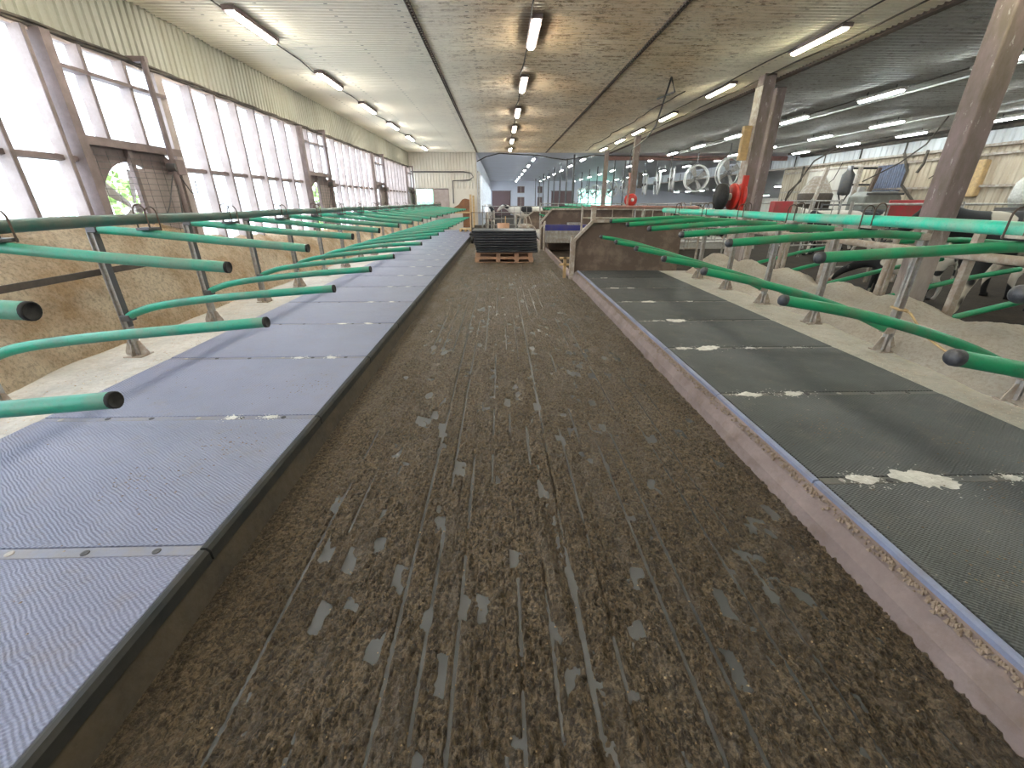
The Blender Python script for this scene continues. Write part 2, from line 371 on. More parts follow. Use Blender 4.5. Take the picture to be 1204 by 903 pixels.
# manure sheet
xs = np.linspace(XL, XR, 560); ys = [0.5]
while ys[-1] < 24.9: ys.append(ys[-1] + max(.0052, .0038*ys[-1]**1.2))
ys = np.array(ys); X, Y = np.meshgrid(xs, ys)
wob = (fbm(X*1.5, Y*.8, 3, 5)-.5)*.03
grv = np.abs(((X+wob*.6+10)/.088) % 1 - .5)*2          # longitudinal sawn bars
dia = np.abs(((Y + .45*X + 50)/.17) % 1 - .5)*2        # oblique cross grooves
low = fbm(X*1.3, Y*.9, 4, 21); mid = fbm(X*7, Y*4, 4, 33); st = fbm(X*14, Y*1.0, 3, 9)
cl = fbm(X*46, Y*30, 3, 44, .6); cl2 = fbm(X*90+Y*20, Y*62, 2, 51, .6); cl3 = fbm(X*24, Y*15, 3, 61, .55)
side = np.clip((X - XL)/.42, 0, 1); side = side*side*(3-2*side)
per = .125; gx = (X + wob*.35 + 10)/per; cell = np.floor(gx); u_ = np.abs(gx % 1 - .5)*2*per/2     # distance from bar axis (m)
on = np.clip((vnoise(cell*7.3, Y*.55, 91)-.42)*9, 0, 1)*np.clip((vnoise(cell*3.1+5, Y*3.1, 92)-.18)*8, 0, 1)
bar = np.clip((.0105 + .012*(cl-.5) - u_)/.004, 0, 1)*on
u2 = np.abs(((X + wob*.35 + 10.03)/per*2) % 1 - .5)*per
bar2 = np.clip((.0035 - u2)/.003, 0, 1)*np.clip((vnoise(np.floor((X+10.03)/per*2)*5.7, Y*.9, 95)-.5)*8, 0, 1)
tx = np.floor((X+10)/.065 + .3*np.floor((Y+.45*X)/.16)); ty = np.floor((Y + .45*X + 20)/.16)
tile = np.clip((vnoise(tx+.0, ty+.0, 97)-.84)*40, 0, 1)*np.clip((vnoise(X*22, Y*14, 98)-.42 + .5*(cl-.5))*7, 0, 1)
dg = np.clip(1-dia*9, 0, 1)*np.clip(mid*3-1.2, 0, 1)
lip = np.exp(-((u_-.018)/.005)**2)*on
lump = np.clip((cl-.42)*4.5, 0, 1)*np.clip((cl2-.25)*3, 0, 1)
Z = .0035 + .010*(low-.5) + .006*(mid-.5) + side*(.013*lump + .009*(cl2-.4) + .006*(np.abs(cl3-.5)*2) + .020*np.clip(cl3-.52, 0, 1)*np.clip(low*3-1, 0, 1.3)) + .004*lip*side
Z = Z*(1-bar*side)*(1-.8*bar2*side)*(1-tile*side) - .004*side*np.maximum(np.maximum(bar, tile), bar2*.6) - .004*dg*side
Z += (1-side)*(.012 + .006*mid)
Z += .007*np.clip((X-.9)/.6, 0, 1)*mid
rut = .20 + .05*np.sin(Y*1.9) + .10*(fbm(Y*2.2, Y*0, 3, 3)-.5)
fade = np.exp(-((Y-1.6)/2.4)**2)*np.clip(fbm(X*2, Y*3, 3, 71)*3-.9, 0, 1)
Z += fade*(.030*np.exp(-((X-rut)/.035)**2) + .016*np.exp(-((X-rut-.17)/.05)**2)) - .010*np.exp(-((Y-1.6)/3)**2)*np.exp(-((X-rut-.075)/.03)**2)
Z = Z + .0005
tag(grid_obj('manure', xs, ys, Z, M['manure']), 'wet brown trodden manure covering the grooved concrete alley', 'manure', kind='stuff')

# stall platforms
b = MB(); b.box(-4.8, XL-.03, YB, 25, -.05, KX-.022); struct(b.build('stall_platform', M['kerb']))
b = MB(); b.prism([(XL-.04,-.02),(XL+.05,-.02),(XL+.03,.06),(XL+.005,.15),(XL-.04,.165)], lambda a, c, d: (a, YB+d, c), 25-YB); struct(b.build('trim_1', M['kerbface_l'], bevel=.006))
b = MB(); b.box(1.80, 4.75, YB, 9.5, -.05, KX-.022); struct(b.build('stall_platform.001', M['kerb']))
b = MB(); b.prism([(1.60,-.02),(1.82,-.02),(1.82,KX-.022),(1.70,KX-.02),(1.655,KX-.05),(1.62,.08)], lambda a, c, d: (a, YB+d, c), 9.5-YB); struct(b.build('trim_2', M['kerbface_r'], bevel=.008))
b = MB(); b.box(1.85, 9.5, 16.1, 24.9, -.05, KX); struct(b.build('stall_platform.002', M['kerb']))

# ceiling sheets : real trapezoid ribs running across
def ribs_ceiling(name, x0, x1, y0, y1, z, m, pitch=.1, dep=.022):
    b = MB(); vs = []; y = y0
    while y < y1 - 1e-6:
        for dy, dz in ((0,0),(pitch*.5,0),(pitch*.62,-dep),(pitch*.88,-dep)): vs.append((y+dy, z+dz))
        y += pitch
    vs.append((y, z)); n = len(vs)
    P = [(x0, a, c) for a, c in vs] + [(x1, a, c) for a, c in vs]
    b.add(P, [(i, i+1, n+i+1, n+i) for i in range(n-1)])
    b.box(x0, x1, y0, y1, z+.03, z+.1)
    return struct(b.build(name, m))
ribs_ceiling('ceiling', -4.85, 5.9, YB, 25.2, CZ, M['ceil'])
ribs_ceiling('ceiling.001', 5.9, 17.0, YB, 25.2, CZ+.005, M['ceil_r'], .14, .022)
b = MB(); b.box(-1.3, 17, 25.2, YF+.2, CZ, CZ+.1); struct(b.build('ceiling.002', M['ceil_f']))
b = MB(); b.box(5.86, 5.98, YB, 25.2, CZ-.055, CZ-.002); struct(b.build('trim_3', M['rust']))
b = MB(); b.box(15.6, 16.5, YB, 25.2, CZ-.12, CZ-.01); b.box(16.3, 16.5, YB, 25.2, CZ-.22, CZ-.11); struct(b.build('trim_4', M['cable']))
b = MB(); b.box(6, 16.5, 26.6, 26.8, CZ-.24, CZ-.02); struct(b.build('trim_5', M['pinkwood']))

# left wall: upper corrugated band
def corrug_x(name, x, y0, y1, z0, z1, m, pitch=.12, dep=.02, sgn=1):
    vs = []; y = y0; b = MB()
    while y < y1 - 1e-6:
        for dy, dx in ((0,0),(pitch*.5,0),(pitch*.62,dep),(pitch*.88,dep)): vs.append((x+sgn*dx, y+dy))
        y += pitch
    vs.append((x, y)); n = len(vs)
    b.add([(a, c, z0) for a, c in vs] + [(a, c, z1) for a, c in vs], [(i, i+1, n+i+1, n+i) for i in range(n-1)])
    b.box(min(x-sgn*.08, x-sgn*.02), max(x-sgn*.08, x-sgn*.02), y0, y1, z0, z1)
    return b.build(name, m)
def corrug_y(name, y, x0, x1, z0, z1, m, pitch=.14, dep=.025):
    vs = []; x = x0; b = MB()
    while x < x1 - 1e-6:
        for dx, dy in ((0,0),(pitch*.5,0),(pitch*.62,-dep),(pitch*.88,-dep)): vs.append((min(x+dx, x1), y+dy))
        x += pitch
    vs.append((x1, y)); n = len(vs)
    b.add([(a, c, z0) for a, c in vs] + [(a, c, z1) for a, c in vs], [(i, i+1, n+i+1, n+i) for i in range(n-1)])
    b.box(x0, x1, y+.02, y+.1, z0, z1)
    return b.build(name, m)
WX = -4.8
struct(corrug_x('wall_left', WX, YB, 25, 3.26, CZ, M['wall_l']))
b = MB(); b.box(WX-.1, WX, YB, 25, -.1, .75); struct(b.build('wall_left.001', M['kerb']))
# window bays: period 6 m; fan bay 5.42..7.05 (+6n); fins every 0.6
wn = 1
def fin(y, z0, z1, w=.045, d=.13, m='fin'): return MB().box(WX, WX+d, y-w/2, y+w/2, z0, z1)
def window_bay(y0, y1, fan, n):
    f = MB(); f.box(WX-.04, WX+.06, y0, y1, 3.19, 3.27); f.box(WX-.04, WX+.08, y0, y1, .72, .80)
    if not fan: f.box(WX-.01, WX+.05, y0, y1, 2.005, 2.075)
    w = struct(f.build('window_%d' % n, M['fin']))
    if not fan:
        fb = MB(); fb.box(WX+.04, WX+.085, y0, y1, 2.015, 2.065); fb.build('middle_rail', M['fin_dark'], w)
    y = 5.86 + .6*math.ceil((y0 - 5.84)/.6)
    zb = 2.26 if fan else .8
    while y < y1 - .04:
        fin(y+.02, zb, 3.2).build('mullion', M['fin'], w)
        MB().box(WX+.13, WX+.14, y-.003, y+.043, zb, 3.2).build('mullion_shade_edge', M['fin_dark'], w)  # dark strip painting the backlit shade of the fin's room-side face
        y += .6
    MB().box(WX-.012, WX-.004, y0, y1, zb, 3.2).build('glass_pane', M['glass'], w)
    if fan:
        g = MB(); g.box(WX, WX+.17, y0, y0+.11, .8, 3.22); g.box(WX-.02, WX+.145, y0+.05, y1, 2.2, 2.29); g.box(WX+.02, WX+.155, y0+.05, y1, 2.915, 2.955)
        g.build('brown_frame', M['fin_dark'], w)
    return w
bays = []; yy = -6.6
for k in range(-2, 4):
    a = 5.42 + 6*k; bays.append((a, a+1.66, True)); e = min(a+6, 25)
    if a + 1.66 < 25: bays.append((a+1.66, e, False))
for a, e, fan in bays:
    if e > YB and a < 25: window_bay(max(a, YB), min(e, 25), fan, wn); wn += 1
b = MB()
for k in range(3): b.tube([(WX+.07+.035*math.cos(k*2.1), YB+.1, 3.255+.02*math.sin(k*2.1))] + [(WX+.07+.02*math.cos(i*1.3+k*2.1), YB+.5*i, 3.255+.025*math.sin(i*1.3+k*2.1)) for i in range(1, 64)], .017, 6)
tag(b.build('cable', M['cable']), 'thick twisted dusty cable running above the left windows', 'cable')

# wall fans in the fan bays
def wall_fan(y0, word, arch=True):
    t = empty('wall_fan', (WX, y0, 1.0), word, 'fan', 'fan boxes in the window wall')
    W = 1.50; z0, z1 = .0, 1.20; cy, cz, R = .66, .52, .54
    fr = MB(); N = 32   # board with a round opening
    for k in range(N):
        a0, a1 = 2*PI*k/N, 2*PI*(k+1)/N
        def onbox(a):
            dx, dz = math.cos(a), math.sin(a); s = 9
            if dx > 1e-6: s = min(s, (W-cy)/dx)
            if dx < -1e-6: s = min(s, (cy-.05)/-dx)
            if dz > 1e-6: s = min(s, (z1-cz)/dz)
            if dz < -1e-6: s = min(s, (cz-z0)/-dz)
            return (cy+dx*s, cz+dz*s)
        A, B_ = onbox(a0), onbox(a1); p, q = (cy+R*math.cos(a0), cz+R*math.sin(a0)), (cy+R*math.cos(a1), cz+R*math.sin(a1))
        vs = [(x, u, v) for x in (.02, .055) for (u, v) in (A, B_, q, p)]
        fr.add(vs, [(0,1,2,3),(7,6,5,4),(3,2,6,7),(0,4,5,1)])
    fr.build('housing', M['fin_dark'], t)
    MB().box(.04, .12, W+.0, W+.14, 0, 2.2).build('side_board', M['fin'], t)
    g = MB()
    for i in range(16): z = .02+i*.072; g.tube([(.125, .08, z), (.125, W, z)], .003, 4)
    for i in range(9): u = .1+i*.17; g.tube([(.13, u, 0), (.13, u, 1.15)], .003, 4)
    g.build('wire_guard', M['galv_dark'], t)
    MB().box(.06, .11, cy-.035, cy+.035, 0, 1.2).build('centre_post', M['fin_dark'], t)
    MB().box(.03, .06, cy+.05, W-.02, .0, 1.0).build('back_sheet', M['fin'], t)
    mt = MB(); mt.cyl((.15, 1.22, 1.04), (.27, 1.22, 1.04), .055); mt.build('motor', M['galv_dark'], t)
    s = MB(); s.tube([(.2,1.22,1.0),(.2,.95,.55),(.2,.86,.45)], .008, 5); s.tube([(.22,1.24,1.0),(.22,1.12,.4),(.22,1.05,.1)], .01, 5)
    s.tube([(.2,1.28,1.0),(.22,1.45,.72),(.2,1.62,.70),(.18,1.66,.9)], .008, 6); s.build('cord', M['galv_dark'], t)
    bl = MB()
    for k in range(5):
        a = 2*PI*k/5; u = Vector((0, math.cos(a), math.sin(a))); w = Vector((0,-math.sin(a),math.cos(a)))
        c0 = Vector((-.06, cy, cz)); bl.add([c0+u*.07-w*.03, c0+u*.07+w*.05+Vector((.03,0,0)), c0+u*.46+w*.13+Vector((.04,0,0)), c0+u*.46-w*.06], [(0,1,2,3),(3,2,1,0)])
    bl.cyl((-.1,cy,cz),(0,cy,cz),.06); bl.build('blades', M['galv'], t)
    return t
fw = ['brown fan box in the left window wall nearest the foreground, greenery behind its guard', 'second fan box along the left window wall, round opening behind wire guard', 'third fan box along the left window wall, boarded brown', 'last fan box of the left window wall, beside the cream end wall']
for k in range(4):
    if 5.48+6*k < 25: wall_fan(5.50+6*k, fw[k])
for k in range(4):
    y = 6.73+6*k
    b = MB(); b.tube([(WX+.22, y, .18), (WX+.22, y, 3.3)], .035, 10); t = tag(b.build('downpipe', M['fin_dark']), ['brown post standing against the left windows right of the nearest fan box', 'brown post right of the second fan box on the window wall', 'brown post right of the third fan box on the window wall', 'brown post right of the last fan box by the end wall'][k], 'post', 'brown posts on the window wall')
    MB().box(WX+.12, WX+.28, y-.02, y+.14, 1.95, 2.14).build('bracket', M['fin_dark'], t)
    MB().box(WX+.0, WX+.26, y-.03, y+.03, 3.25, 3.31).build('top_clamp', M['fin_dark'], t)

# greenery outside the windows
def shrub(x, y, z, r, label, n=420):
    b = MB(); rnd = random.Random(int(y*10))
    for i in range(n):
        a = rnd.uniform(0, 2*PI); e = math.asin(rnd.uniform(-1, 1)); q = r*(rnd.uniform(.5, 1))
        c = Vector((x+q*math.cos(a)*math.cos(e), y+1.3*q*math.sin(a)*math.cos(e), z+q*math.sin(e)))
        u = Vector((rnd.uniform(-1,1), rnd.uniform(-1,1), rnd.uniform(-1,1))).normalized()*.13; w = u.orthogonal().normalized()*.07
        b.add([c-u, c+w, c+u, c-w], [(0,1,2,3)])
    b.tube([(x, y, -.05), (x, y, z)], .06, 6)
    return tag(b.build('shrub', M['leaf']), label, 'shrub', 'shrubs outside the windows')
shrub(-8.2, 9.2, 1.3, 1.1, 'green sunlit shrub outside, seen through the nearest fan box')
shrub(-8.0, 20.5, 1.4, 1.0, 'green shrub outside, seen through the second fan box')
b = MB(); b.box(-40, -4.95, -20, 70, -.3, -.05); struct(b.build('ground', M['bounce_ground']))  # outdoor ground, made pale to bounce daylight up to the ceiling

# end wall at Y=25 left, with mint window and pinkish board
corr = struct(corrug_y('wall_end', 25.0, -4.8, -1.22, 2.25, CZ, M['wall_end'], .16, .03))
b = MB(); b.box(-4.8, -4.52, 25, 25.1, 0, 2.25); b.box(-3.6, -3.56, 25, 25.1, 0, 2.25); b.box(-4.52, -3.6, 25, 25.1, 0, .78); b.box(-2.74, -1.22, 25, 25.1, 0, 2.25); b.box(-3.56, -2.74, 25.02, 25.1, 0, 2.25)
struct(b.build('wall_end.001', M['wall_end']))
w = struct(MB().box(-4.54, -3.58, 24.97, 25.0, 2.22, 2.27).box(-4.54, -4.50, 24.97, 25, .78, 2.27).box(-3.62, -3.58, 24.97, 25, .78, 2.27).build('window_%d' % wn, M['dirty_white'])); wn += 1
MB().box(-4.5, -3.62, 25.03, 25.05, .78, 2.22).build('glass_pane', M['mint'], w)
w = struct(MB().box(-3.56, -2.76, 24.95, 25.01, .2, 2.24).build('door_1', M['fin'])); MB().box(-3.55, -2.77, 24.93, 24.95, 2.2, 2.24).build('door_rail', M['fin_dark'], w)
tag(MB().tube([(-4.7,24.9,3.05),(-1.9,24.9,3.05),(-1.5,24.9,2.98),(-1.4,24.9,2.8),(-1.6,24.9,2.66),(-2.5,24.9,2.62),(-2.52,24.9,1.5)], .03, 6).build('wall_pipe', M['galv_dark']), 'grey pipe looping across the cream end wall', 'pipe')
t = empty('timber_screen', (-2.0, 24.4, .2), 'curved brown panel screen with pale timber posts at the end of the left stalls', 'screen')
p = MB(); p.prism([(-.65,.9),(-.65,1.0),(-.45,1.12),(-.2,1.25),(0,1.5),(.15,1.55),(.38,1.5),(.38,.1),(0,.1),(0,.9)], lambda a, c, d: (a, d, c), .03); p.build('panel', M['brown_panel'], t)
for x, h in ((.45, 1.75), (.6, 1.7)): MB().box(x-.05, x+.05, -.05, .05, 0, h).build('post', M['timber_pale'], t)
MB().box(-.6, .5, -.06, -.02, .82, .9).build('rail', M['timber_pale'], t)
t = empty('pallet', (-1.75, 22.9, .2), 'yellow timber pallet on the floor at the far end of the left mats', 'pallet')
MB().box(-.3,.3,-.4,.4,.1,.13).build('deck', M['timber_pale'], t)
for i in range(3): MB().box(-.3+.25*i, -.2+.25*i, -.4, .4, 0, .1).build('block', M['timber_pale'], t)

# far hall shell
b = MB(); b.box(-1.3, -1.2, 25.1, YF, 3.1, CZ); b.box(-1.3, -1.2, 25.1, YF, -.1, 1.0)
for i in range(7): b.box(-1.3, -1.2, 25.1+5.6*i, 25.5+5.6*i, 1, 3.1)
struct(b.build('wall_left.002', M['wall_pale']))
for i in range(6):
    y0 = 25.5+5.6*i; y1 = y0+5.2; w = struct(MB().box(-1.3,-1.16,y0,y1,3.05,3.12).box(-1.3,-1.16,y0,y1,.98,1.05).box(-1.28,-1.18,y0,y1,2.0,2.06).build('window_%d' % wn, M['fin'])); wn += 1
    m_ = MB()
    for j in range(9): m_.box(-1.25, -1.08, y0+.02+.6*j, y0+.08+.6*j, 1.0, 3.1)
    m_.build('mullions', M['white'], w); MB().box(-1.28, -1.27, y0, y1, 1.0, 3.1).build('glass_pane', M['glass'], w)  # window glow put into the colour: mullions whiter than the near fins
def wall_with_holes(name, y, x0, x1, z0, z1, holes, m):
    b = MB(); xs = sorted(set([x0, x1] + [h[0] for h in holes] + [h[1] for h in holes]))
    for a, e in zip(xs, xs[1:]):
        cut = sorted([(h[2], h[3]) for h in holes if h[0] <= a and h[1] >= e]); z = z0
        for c, d in cut: b.box(a, e, y, y+.2, z, c); z = d
        b.box(a, e, y, y+.2, z, z1)
    return struct(b.build(name, m))
WH = [(2.3,3.2,2.6,3.4),(2.3,3.2,1.0,2.15),(4.9,5.5,2.6,3.4),(4.9,5.5,1.0,2.15),(10.3,14.6,.7,3.1)]
wall_with_holes('wall_back', YF, -1.3, 17, -.1, CZ, WH, M['wall_pale'])
for x0, x1, z0, z1 in WH[:4]:
    w = struct(MB().box(x0,x1,YF-.03,YF+.02,z0,z0+.05).box(x0,x1,YF-.03,YF+.02,z1-.05,z1).box((x0+x1)/2-.03,(x0+x1)/2+.03,YF-.03,YF+.02,z0,z1).build('window_%d' % wn, M['dirty_white'])); wn += 1
    MB().box(x0, x1, YF+.05, YF+.08, z0, z1).build('blind', M['brown_door'], w)
x0, x1, z0, z1 = WH[4]; w = struct(MB().box(x0,x1,YF-.05,YF+.02,z1-.1,z1).build('window_%d' % wn, M['dirty_white'])); wn += 1
MB().box(x0, x1, YF+.05, YF+.07, z0, z1).build('translucent_sheet', M['mint'], w)
for i, (a, e) in enumerate(((-.95,1.4),(6.7,9.5))):
    w = struct(MB().box(a, e, YF-.08, YF-.02, 0, 2.8).build('door_%d' % (i+2), M['brown_door']))
    MB().box(a-.1, e+.1, YF-.12, YF-.06, 2.8, 2.88).build('door_track', M['fin_dark'], w)

# right wall + back end behind the camera
struct(corrug_x('wall_right', 16.5, 4, YF, 3.34, CZ-.02, M['wall_band'], .30, .03, -1))
b = MB()
for i in range(20): b.box(16.44, 16.47, 5+2.3*i, 5.05+2.3*i, 3.36, CZ-.1)
b.build('panel_joints', M['cable'], bpy.data.objects['wall_right'])
struct(corrug_x('wall_right.001', 16.56, 4, 26.6, 0, 3.34, M['wall_r'], .22, .035, -1))
b = MB(); b.box(16.3, 16.56, 4, YF, 3.28, 3.36); struct(b.build('trim_6', M['dirty_white']))
b = MB(); b.box(16.4, 16.5, 4, 26.4, 2.05, 2.12); b.box(16.4, 16.5, 4, 26.4, 3.02, 3.09); struct(b.build('trim_7', M['dirty_white']))
struct(MB().box(-4.9, 17, YB-.15, YB, -.1, CZ).build('wall_back.001', M['wall_end']))
struct(MB().box(16.5, 17, YB, 4, -.1, CZ).build('wall_right.002', M['wall_r']))
# low lean-to beyond the right wall (Y > 26.6)
b = MB(); b.add([(16.5,26.6,3.3),(30,26.6,1.95),(30,YF,1.95),(16.5,YF,3.3),(16.5,26.6,3.38),(30,26.6,2.03),(30,YF,2.03),(16.5,YF,3.38)], [(0,1,2,3),(7,6,5,4),(0,4,5,1),(3,2,6,7)]); struct(b.build('ceiling.003', M['ceil_f']))
struct(MB().box(29.9, 30.1, 26.6, YF+.2, -.1, 2.0).build('wall_right.003', M['wall_end']))
struct(MB().box(16.9, 30.1, 26.5, 26.6, -.1, 3.3).build('wall_right.004', M['wall_r']))
struct(MB().box(17, 30.1, YF, YF+.2, -.1, 3.3).build('wall_back.002', M['wall_pale']))
struct(MB().box(17.2, 30.1, 26.6, YF, -.2, -.02).build('floor.002', M['hallfloor']))

# ================================================================== MATS
PITCH_L, Y0L = 1.237, 1.42
def stall_mat(x0, x1, y0, L, side, label, powder, mi=0):
    left = side < 0
    t = empty('stall_mat', ((x0+x1)/2, y0, KX-.022), label, 'rubber mat', 'rubber mats of the %s stall row' % ('left' if left else 'right'))
    W = (x1-x0)/2; edge = -side  # side of alley in local x
    s = .055; e0 = .045
    a, c = (-W, W-e0) if left else (-W+e0, W)
    MB().box(a, c, .032, L-.032, 0, .024).build('rubber_sheet', MATL if left else MATR, t, .004)
    MB().box(a, c, -.028, .028, 0, .021).build('joint_strip', M['strip_l' if left else 'strip_r'], t, .003)
    ex = W-e0 if left else -W
    eb = MB(); eb.prism([(ex,-.04),(ex+e0,-.04),(ex+e0,.012),(ex+e0*.7,.027),(ex+e0*.3,.027),(ex,.022)], lambda p, q, d: (p, d+.006, q), L-.012)
    eb.build('edge_strip', M['edge_l' if left else 'edge_r'], t)
    if y0 < 12:
        for k in range(6):
            px = -W+.16 + k*(2*W-.4)/5 + random.uniform(-.02, .02)
            MB().lathe([(0,.0225),(.010,.0225),(.017,.0235),(.017,.021)], (px, random.uniform(-.006,.006), 0), n=12).build('screw', M['screw'] if k % 3 else M['galv'], t)
    rnd = random.Random(int(y0*100)+side)
    for (px, pw, pl) in powder:   # chalk powder spilt round the screw heads
        n = 22; ring = []
        pb = MB()
        for blob in range(9):
            cx = px + rnd.uniform(-pw, pw)*.55; cy = rnd.uniform(-pl, pl)*.5; r = rnd.uniform(.3, .7)*min(pw, pl)
            if blob == 0: cx, cy, r = px, 0, min(pw, pl)*.8
            pts = [(cx+r*1.35*rnd.uniform(.65,1.25)*math.cos(2*PI*i/n), cy+r*rnd.uniform(.6,1.25)*math.sin(2*PI*i/n), .0243) for i in range(n)]
            pb.add(pts + [(cx, cy, .028)], [(i, (i+1) % n, n) for i in range(n)])
        for q in range(60):
            cx = px+rnd.gauss(0, pw*.8); cy = rnd.gauss(0, pl*.8); r = rnd.uniform(.002,.006)
            if abs(cx) < W-.08: pb.add([(cx-r,cy-r*.6,.0247),(cx+r,cy-r,.0247),(cx+r*.7,cy+r,.0247),(cx-r,cy+r*.5,.0247)], [(0,1,2,3)])
        o = pb.build('powder_mark', M['powder'], t); o['label'] = 'white powder on the screws'; o['kind'] = 'stuff'
    return t
lx0, lx1 = -3.23, XL+.02
for i in range(-1, 18):
    y = Y0L + PITCH_L*i
    pw = []
    if i == 1: pw = [(.35,.04,.03),(.62,.05,.03)]
    if i >= 2: pw = [(.60,.05,.035),(.28,.06,.03)] if i < 6 else [(.6,.07,.05),(.2,.06,.05)]
    k = i+2
    lab = 'grey studded rubber mat of the left stall row, %s from the foreground' % ORD[k]
    if k == 1: lab = 'grey studded rubber mat filling the bottom left corner of the left row'
    stall_mat(lx0, lx1, y, PITCH_L, -1, lab, pw)
rx0, rx1 = 1.70, 3.49
ysr = [-.55,.6,1.83,2.94,4.07,5.16,6.27,7.36,8.42,9.44]
for i in range(len(ysr)-1):
    pw = {2:[(-.62,.10,.05),(-.28,.17,.09),(.22,.06,.04)], 3:[(-.66,.14,.05),(-.28,.13,.05)], 4:[(-.70,.12,.045),(-.45,.20,.08),(0,.07,.03),(.5,.08,.02)],
          5:[(-.62,.2,.03),(-.3,.22,.08)], 6:[(-.68,.12,.03),(-.35,.17,.06),(.3,.07,.03)], 7:[(-.6,.12,.05),(-.3,.1,.05)], 8:[(-.5,.14,.04)]}.get(i, [])
    lab = 'dark blue-edged rubber mat of the right stall row, %s from the foreground' % ORD[i+1]
    if i == 8: lab = 'dark rubber mat of the right stall row, against the concrete partition'
    stall_mat(rx0, rx1, ysr[i], ysr[i+1]-ysr[i], 1, lab, pw)

# ================================================================== DIVIDERS
def hook(b, cx, r, z0, yoff=0, ry=.0):
    pts = [(cx-r, yoff, z0-.12)] + [(cx - r*math.cos(PI*k/8), yoff, z0+.02+r*1.15*math.sin(PI*k/8)) for k in range(9)] + [(cx+r, yoff, z0-.12)]
    b.tube(pts, .0065, 6)
def divider(side, y, label, post_h=1.18):
    s = side
    px = -3.66 if s < 0 else 3.97
    t = empty('stall_divider', (px, y, KX-.022), label, 'stall divider', 'green pipe stall dividers of the %s row' % ('left' if s < 0 else 'right'))
    d = -s   # towards the alley
    pm = MB(); pm.box(-.03, .03, -.004, .004, 0, post_h); pm.box(-.03, -.022, -.03, .03, 0, post_h); pm.box(.022, .03, -.03, .03, 0, post_h)
    po = pm.build('post', M['galv'], t)
    if s < 0: MB().box(.031, .034, -.031, .031, .3, post_h).build('dark_face', M['galv_dark'], po)
    MB().box(-.09, .09, -.08, .08, 0, .01).build('foot_plate', M['dirty_white'], t)
    g = MB()
    for q in (-1, 1): g.prism([(0,.01),(.085,.01),(.085,.04),(.03,.15),(0,.15)], lambda a, c, e: (q*(.03+a), -.004+e, c), .008)
    for q in (-1, 1): g.prism([(0,.01),(.05,.01),(.05,.03),(.02,.13),(0,.13)], lambda a, c, e: (-.004+e, q*(.03+a), c), .008)
    g.build('gusset', M['dirty_white'], t)
    rnd = random.Random(int(y*77)+s); j = lambda a: rnd.uniform(-a, a)
    z = KX-.022
    if s < 0:
        up = [(.03,0,1.375-z),(.5,j(.006),1.335-z),(1.1,j(.01),1.275-z),(1.9,j(.03),1.215-z+j(.01))]
        lo = [(.035,0,.565-z),(.12,0,.61-z),(.35,0,.675-z),(.8,j(.01),.735-z),(1.4,j(.02),.79-z),(2.06,j(.04),.835-z+j(.02))]
        mm = M['green_l']; r = .036
    else:
        up = [(-.03,0,1.30-z),(-.5,0,1.325-z),(-1.1,j(.006),1.30-z),(-1.86,j(.02),1.255-z+j(.01))]
        lo = [(-.035,0,.40-z),(-.5,0,.60-z),(-1.0,j(.01),.76-z),(-1.5,j(.01),.885-z),(-2.03,j(.03),.985-z+j(.012))]
        mm = M['green_r']; r = .036
    for nm, pts in (('upper_pipe', up), ('lower_pipe', lo)):
        P = [Vector(p) for p in pts]; # smooth
        Q = []
        for i in range(len(P)-1):
            p0, p1, p2, p3 = P[max(i-1,0)], P[i], P[i+1], P[min(i+2, len(P)-1)]
            for k in range(4):
                u = k/4; Q.append(.5*((2*p1)+(p2-p0)*u+(2*p0-5*p1+4*p2-p3)*u*u+(3*p1-p0-3*p2+p3)*u**3))
        Q.append(P[-1]); o = MB().tube(Q, r, 14).build(nm, mm, t)
        e = P[-1]; dr = (Q[-1]-Q[-2]).normalized()
        cm = MB()
        if s < 0: cm.lathe([(r*1.03,-.012),(r*1.03,.004),(r*.93,.006),(r*.86,.005),(r*.80,.002),(0,.0015)], e, dr, 16)
        else: cm.lathe([(r*1.06,-.02),(r*1.06,.004),(r*.9,.018),(r*.5,.028),(0,.03)], e, dr, 16)
        cm.build('end_cap', M['black'] if s < 0 else M['cap'], o)
        c0 = P[0]; MB().box(c0.x-.045, c0.x+.045, -.045, .045, c0.z-.03, c0.z+.03).build('clamp', M['galv_dark'] if s < 0 else M['dirty_white'], t, .008)
    h = MB(); nx = (-3.15 if s < 0 else 3.42) - px; nz = (1.33 if s < 0 else 1.34) - z
    hook(h, nx, .05, nz+.17, -.05); hook(h, nx+(.02 if s < 0 else -.02), .05, nz+.15, .05); h.build('rail_hook', M['rust'], t)
    MB().box(nx-.06, nx+.06, -.075, .075, nz+.035, nz+.058).build('rail_saddle', M['galv_dark'] if s < 0 else M['dirty_white'], t, .006)
    return t
for i in range(0, 19):
    y = 1.60 + 1.237*i
    if y > 24.4: break
    lab = 'left row divider post with two open-ended green pipes, %s from the foreground' % ORD[i+1]
    divider(-1, y, lab)
for i, y in enumerate([1.65,2.80,4.01,5.10,6.20,7.32,8.45]):
    divider(1, y, 'right row divider post with two capped green pipes, %s from the foreground' % ORD[i+1])
def rail(name, x, z, y0, y1, r, m, label, cat='rail', wav=.006):
    pts = [(x+wav*math.sin(y*1.3), y, z+wav*math.sin(y*2.1)) for y in np.arange(y0, y1, .5)] + [(x, y1, z)]
    return tag(MB().tube(pts, r, 14).build(name, m), label, cat)
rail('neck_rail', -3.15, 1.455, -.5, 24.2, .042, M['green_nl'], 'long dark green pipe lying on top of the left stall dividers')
rail('neck_rail', 3.42, 1.435, -.5, 9.3, .046, M['green_nr'], 'long bright turquoise pipe lying on top of the right stall dividers')
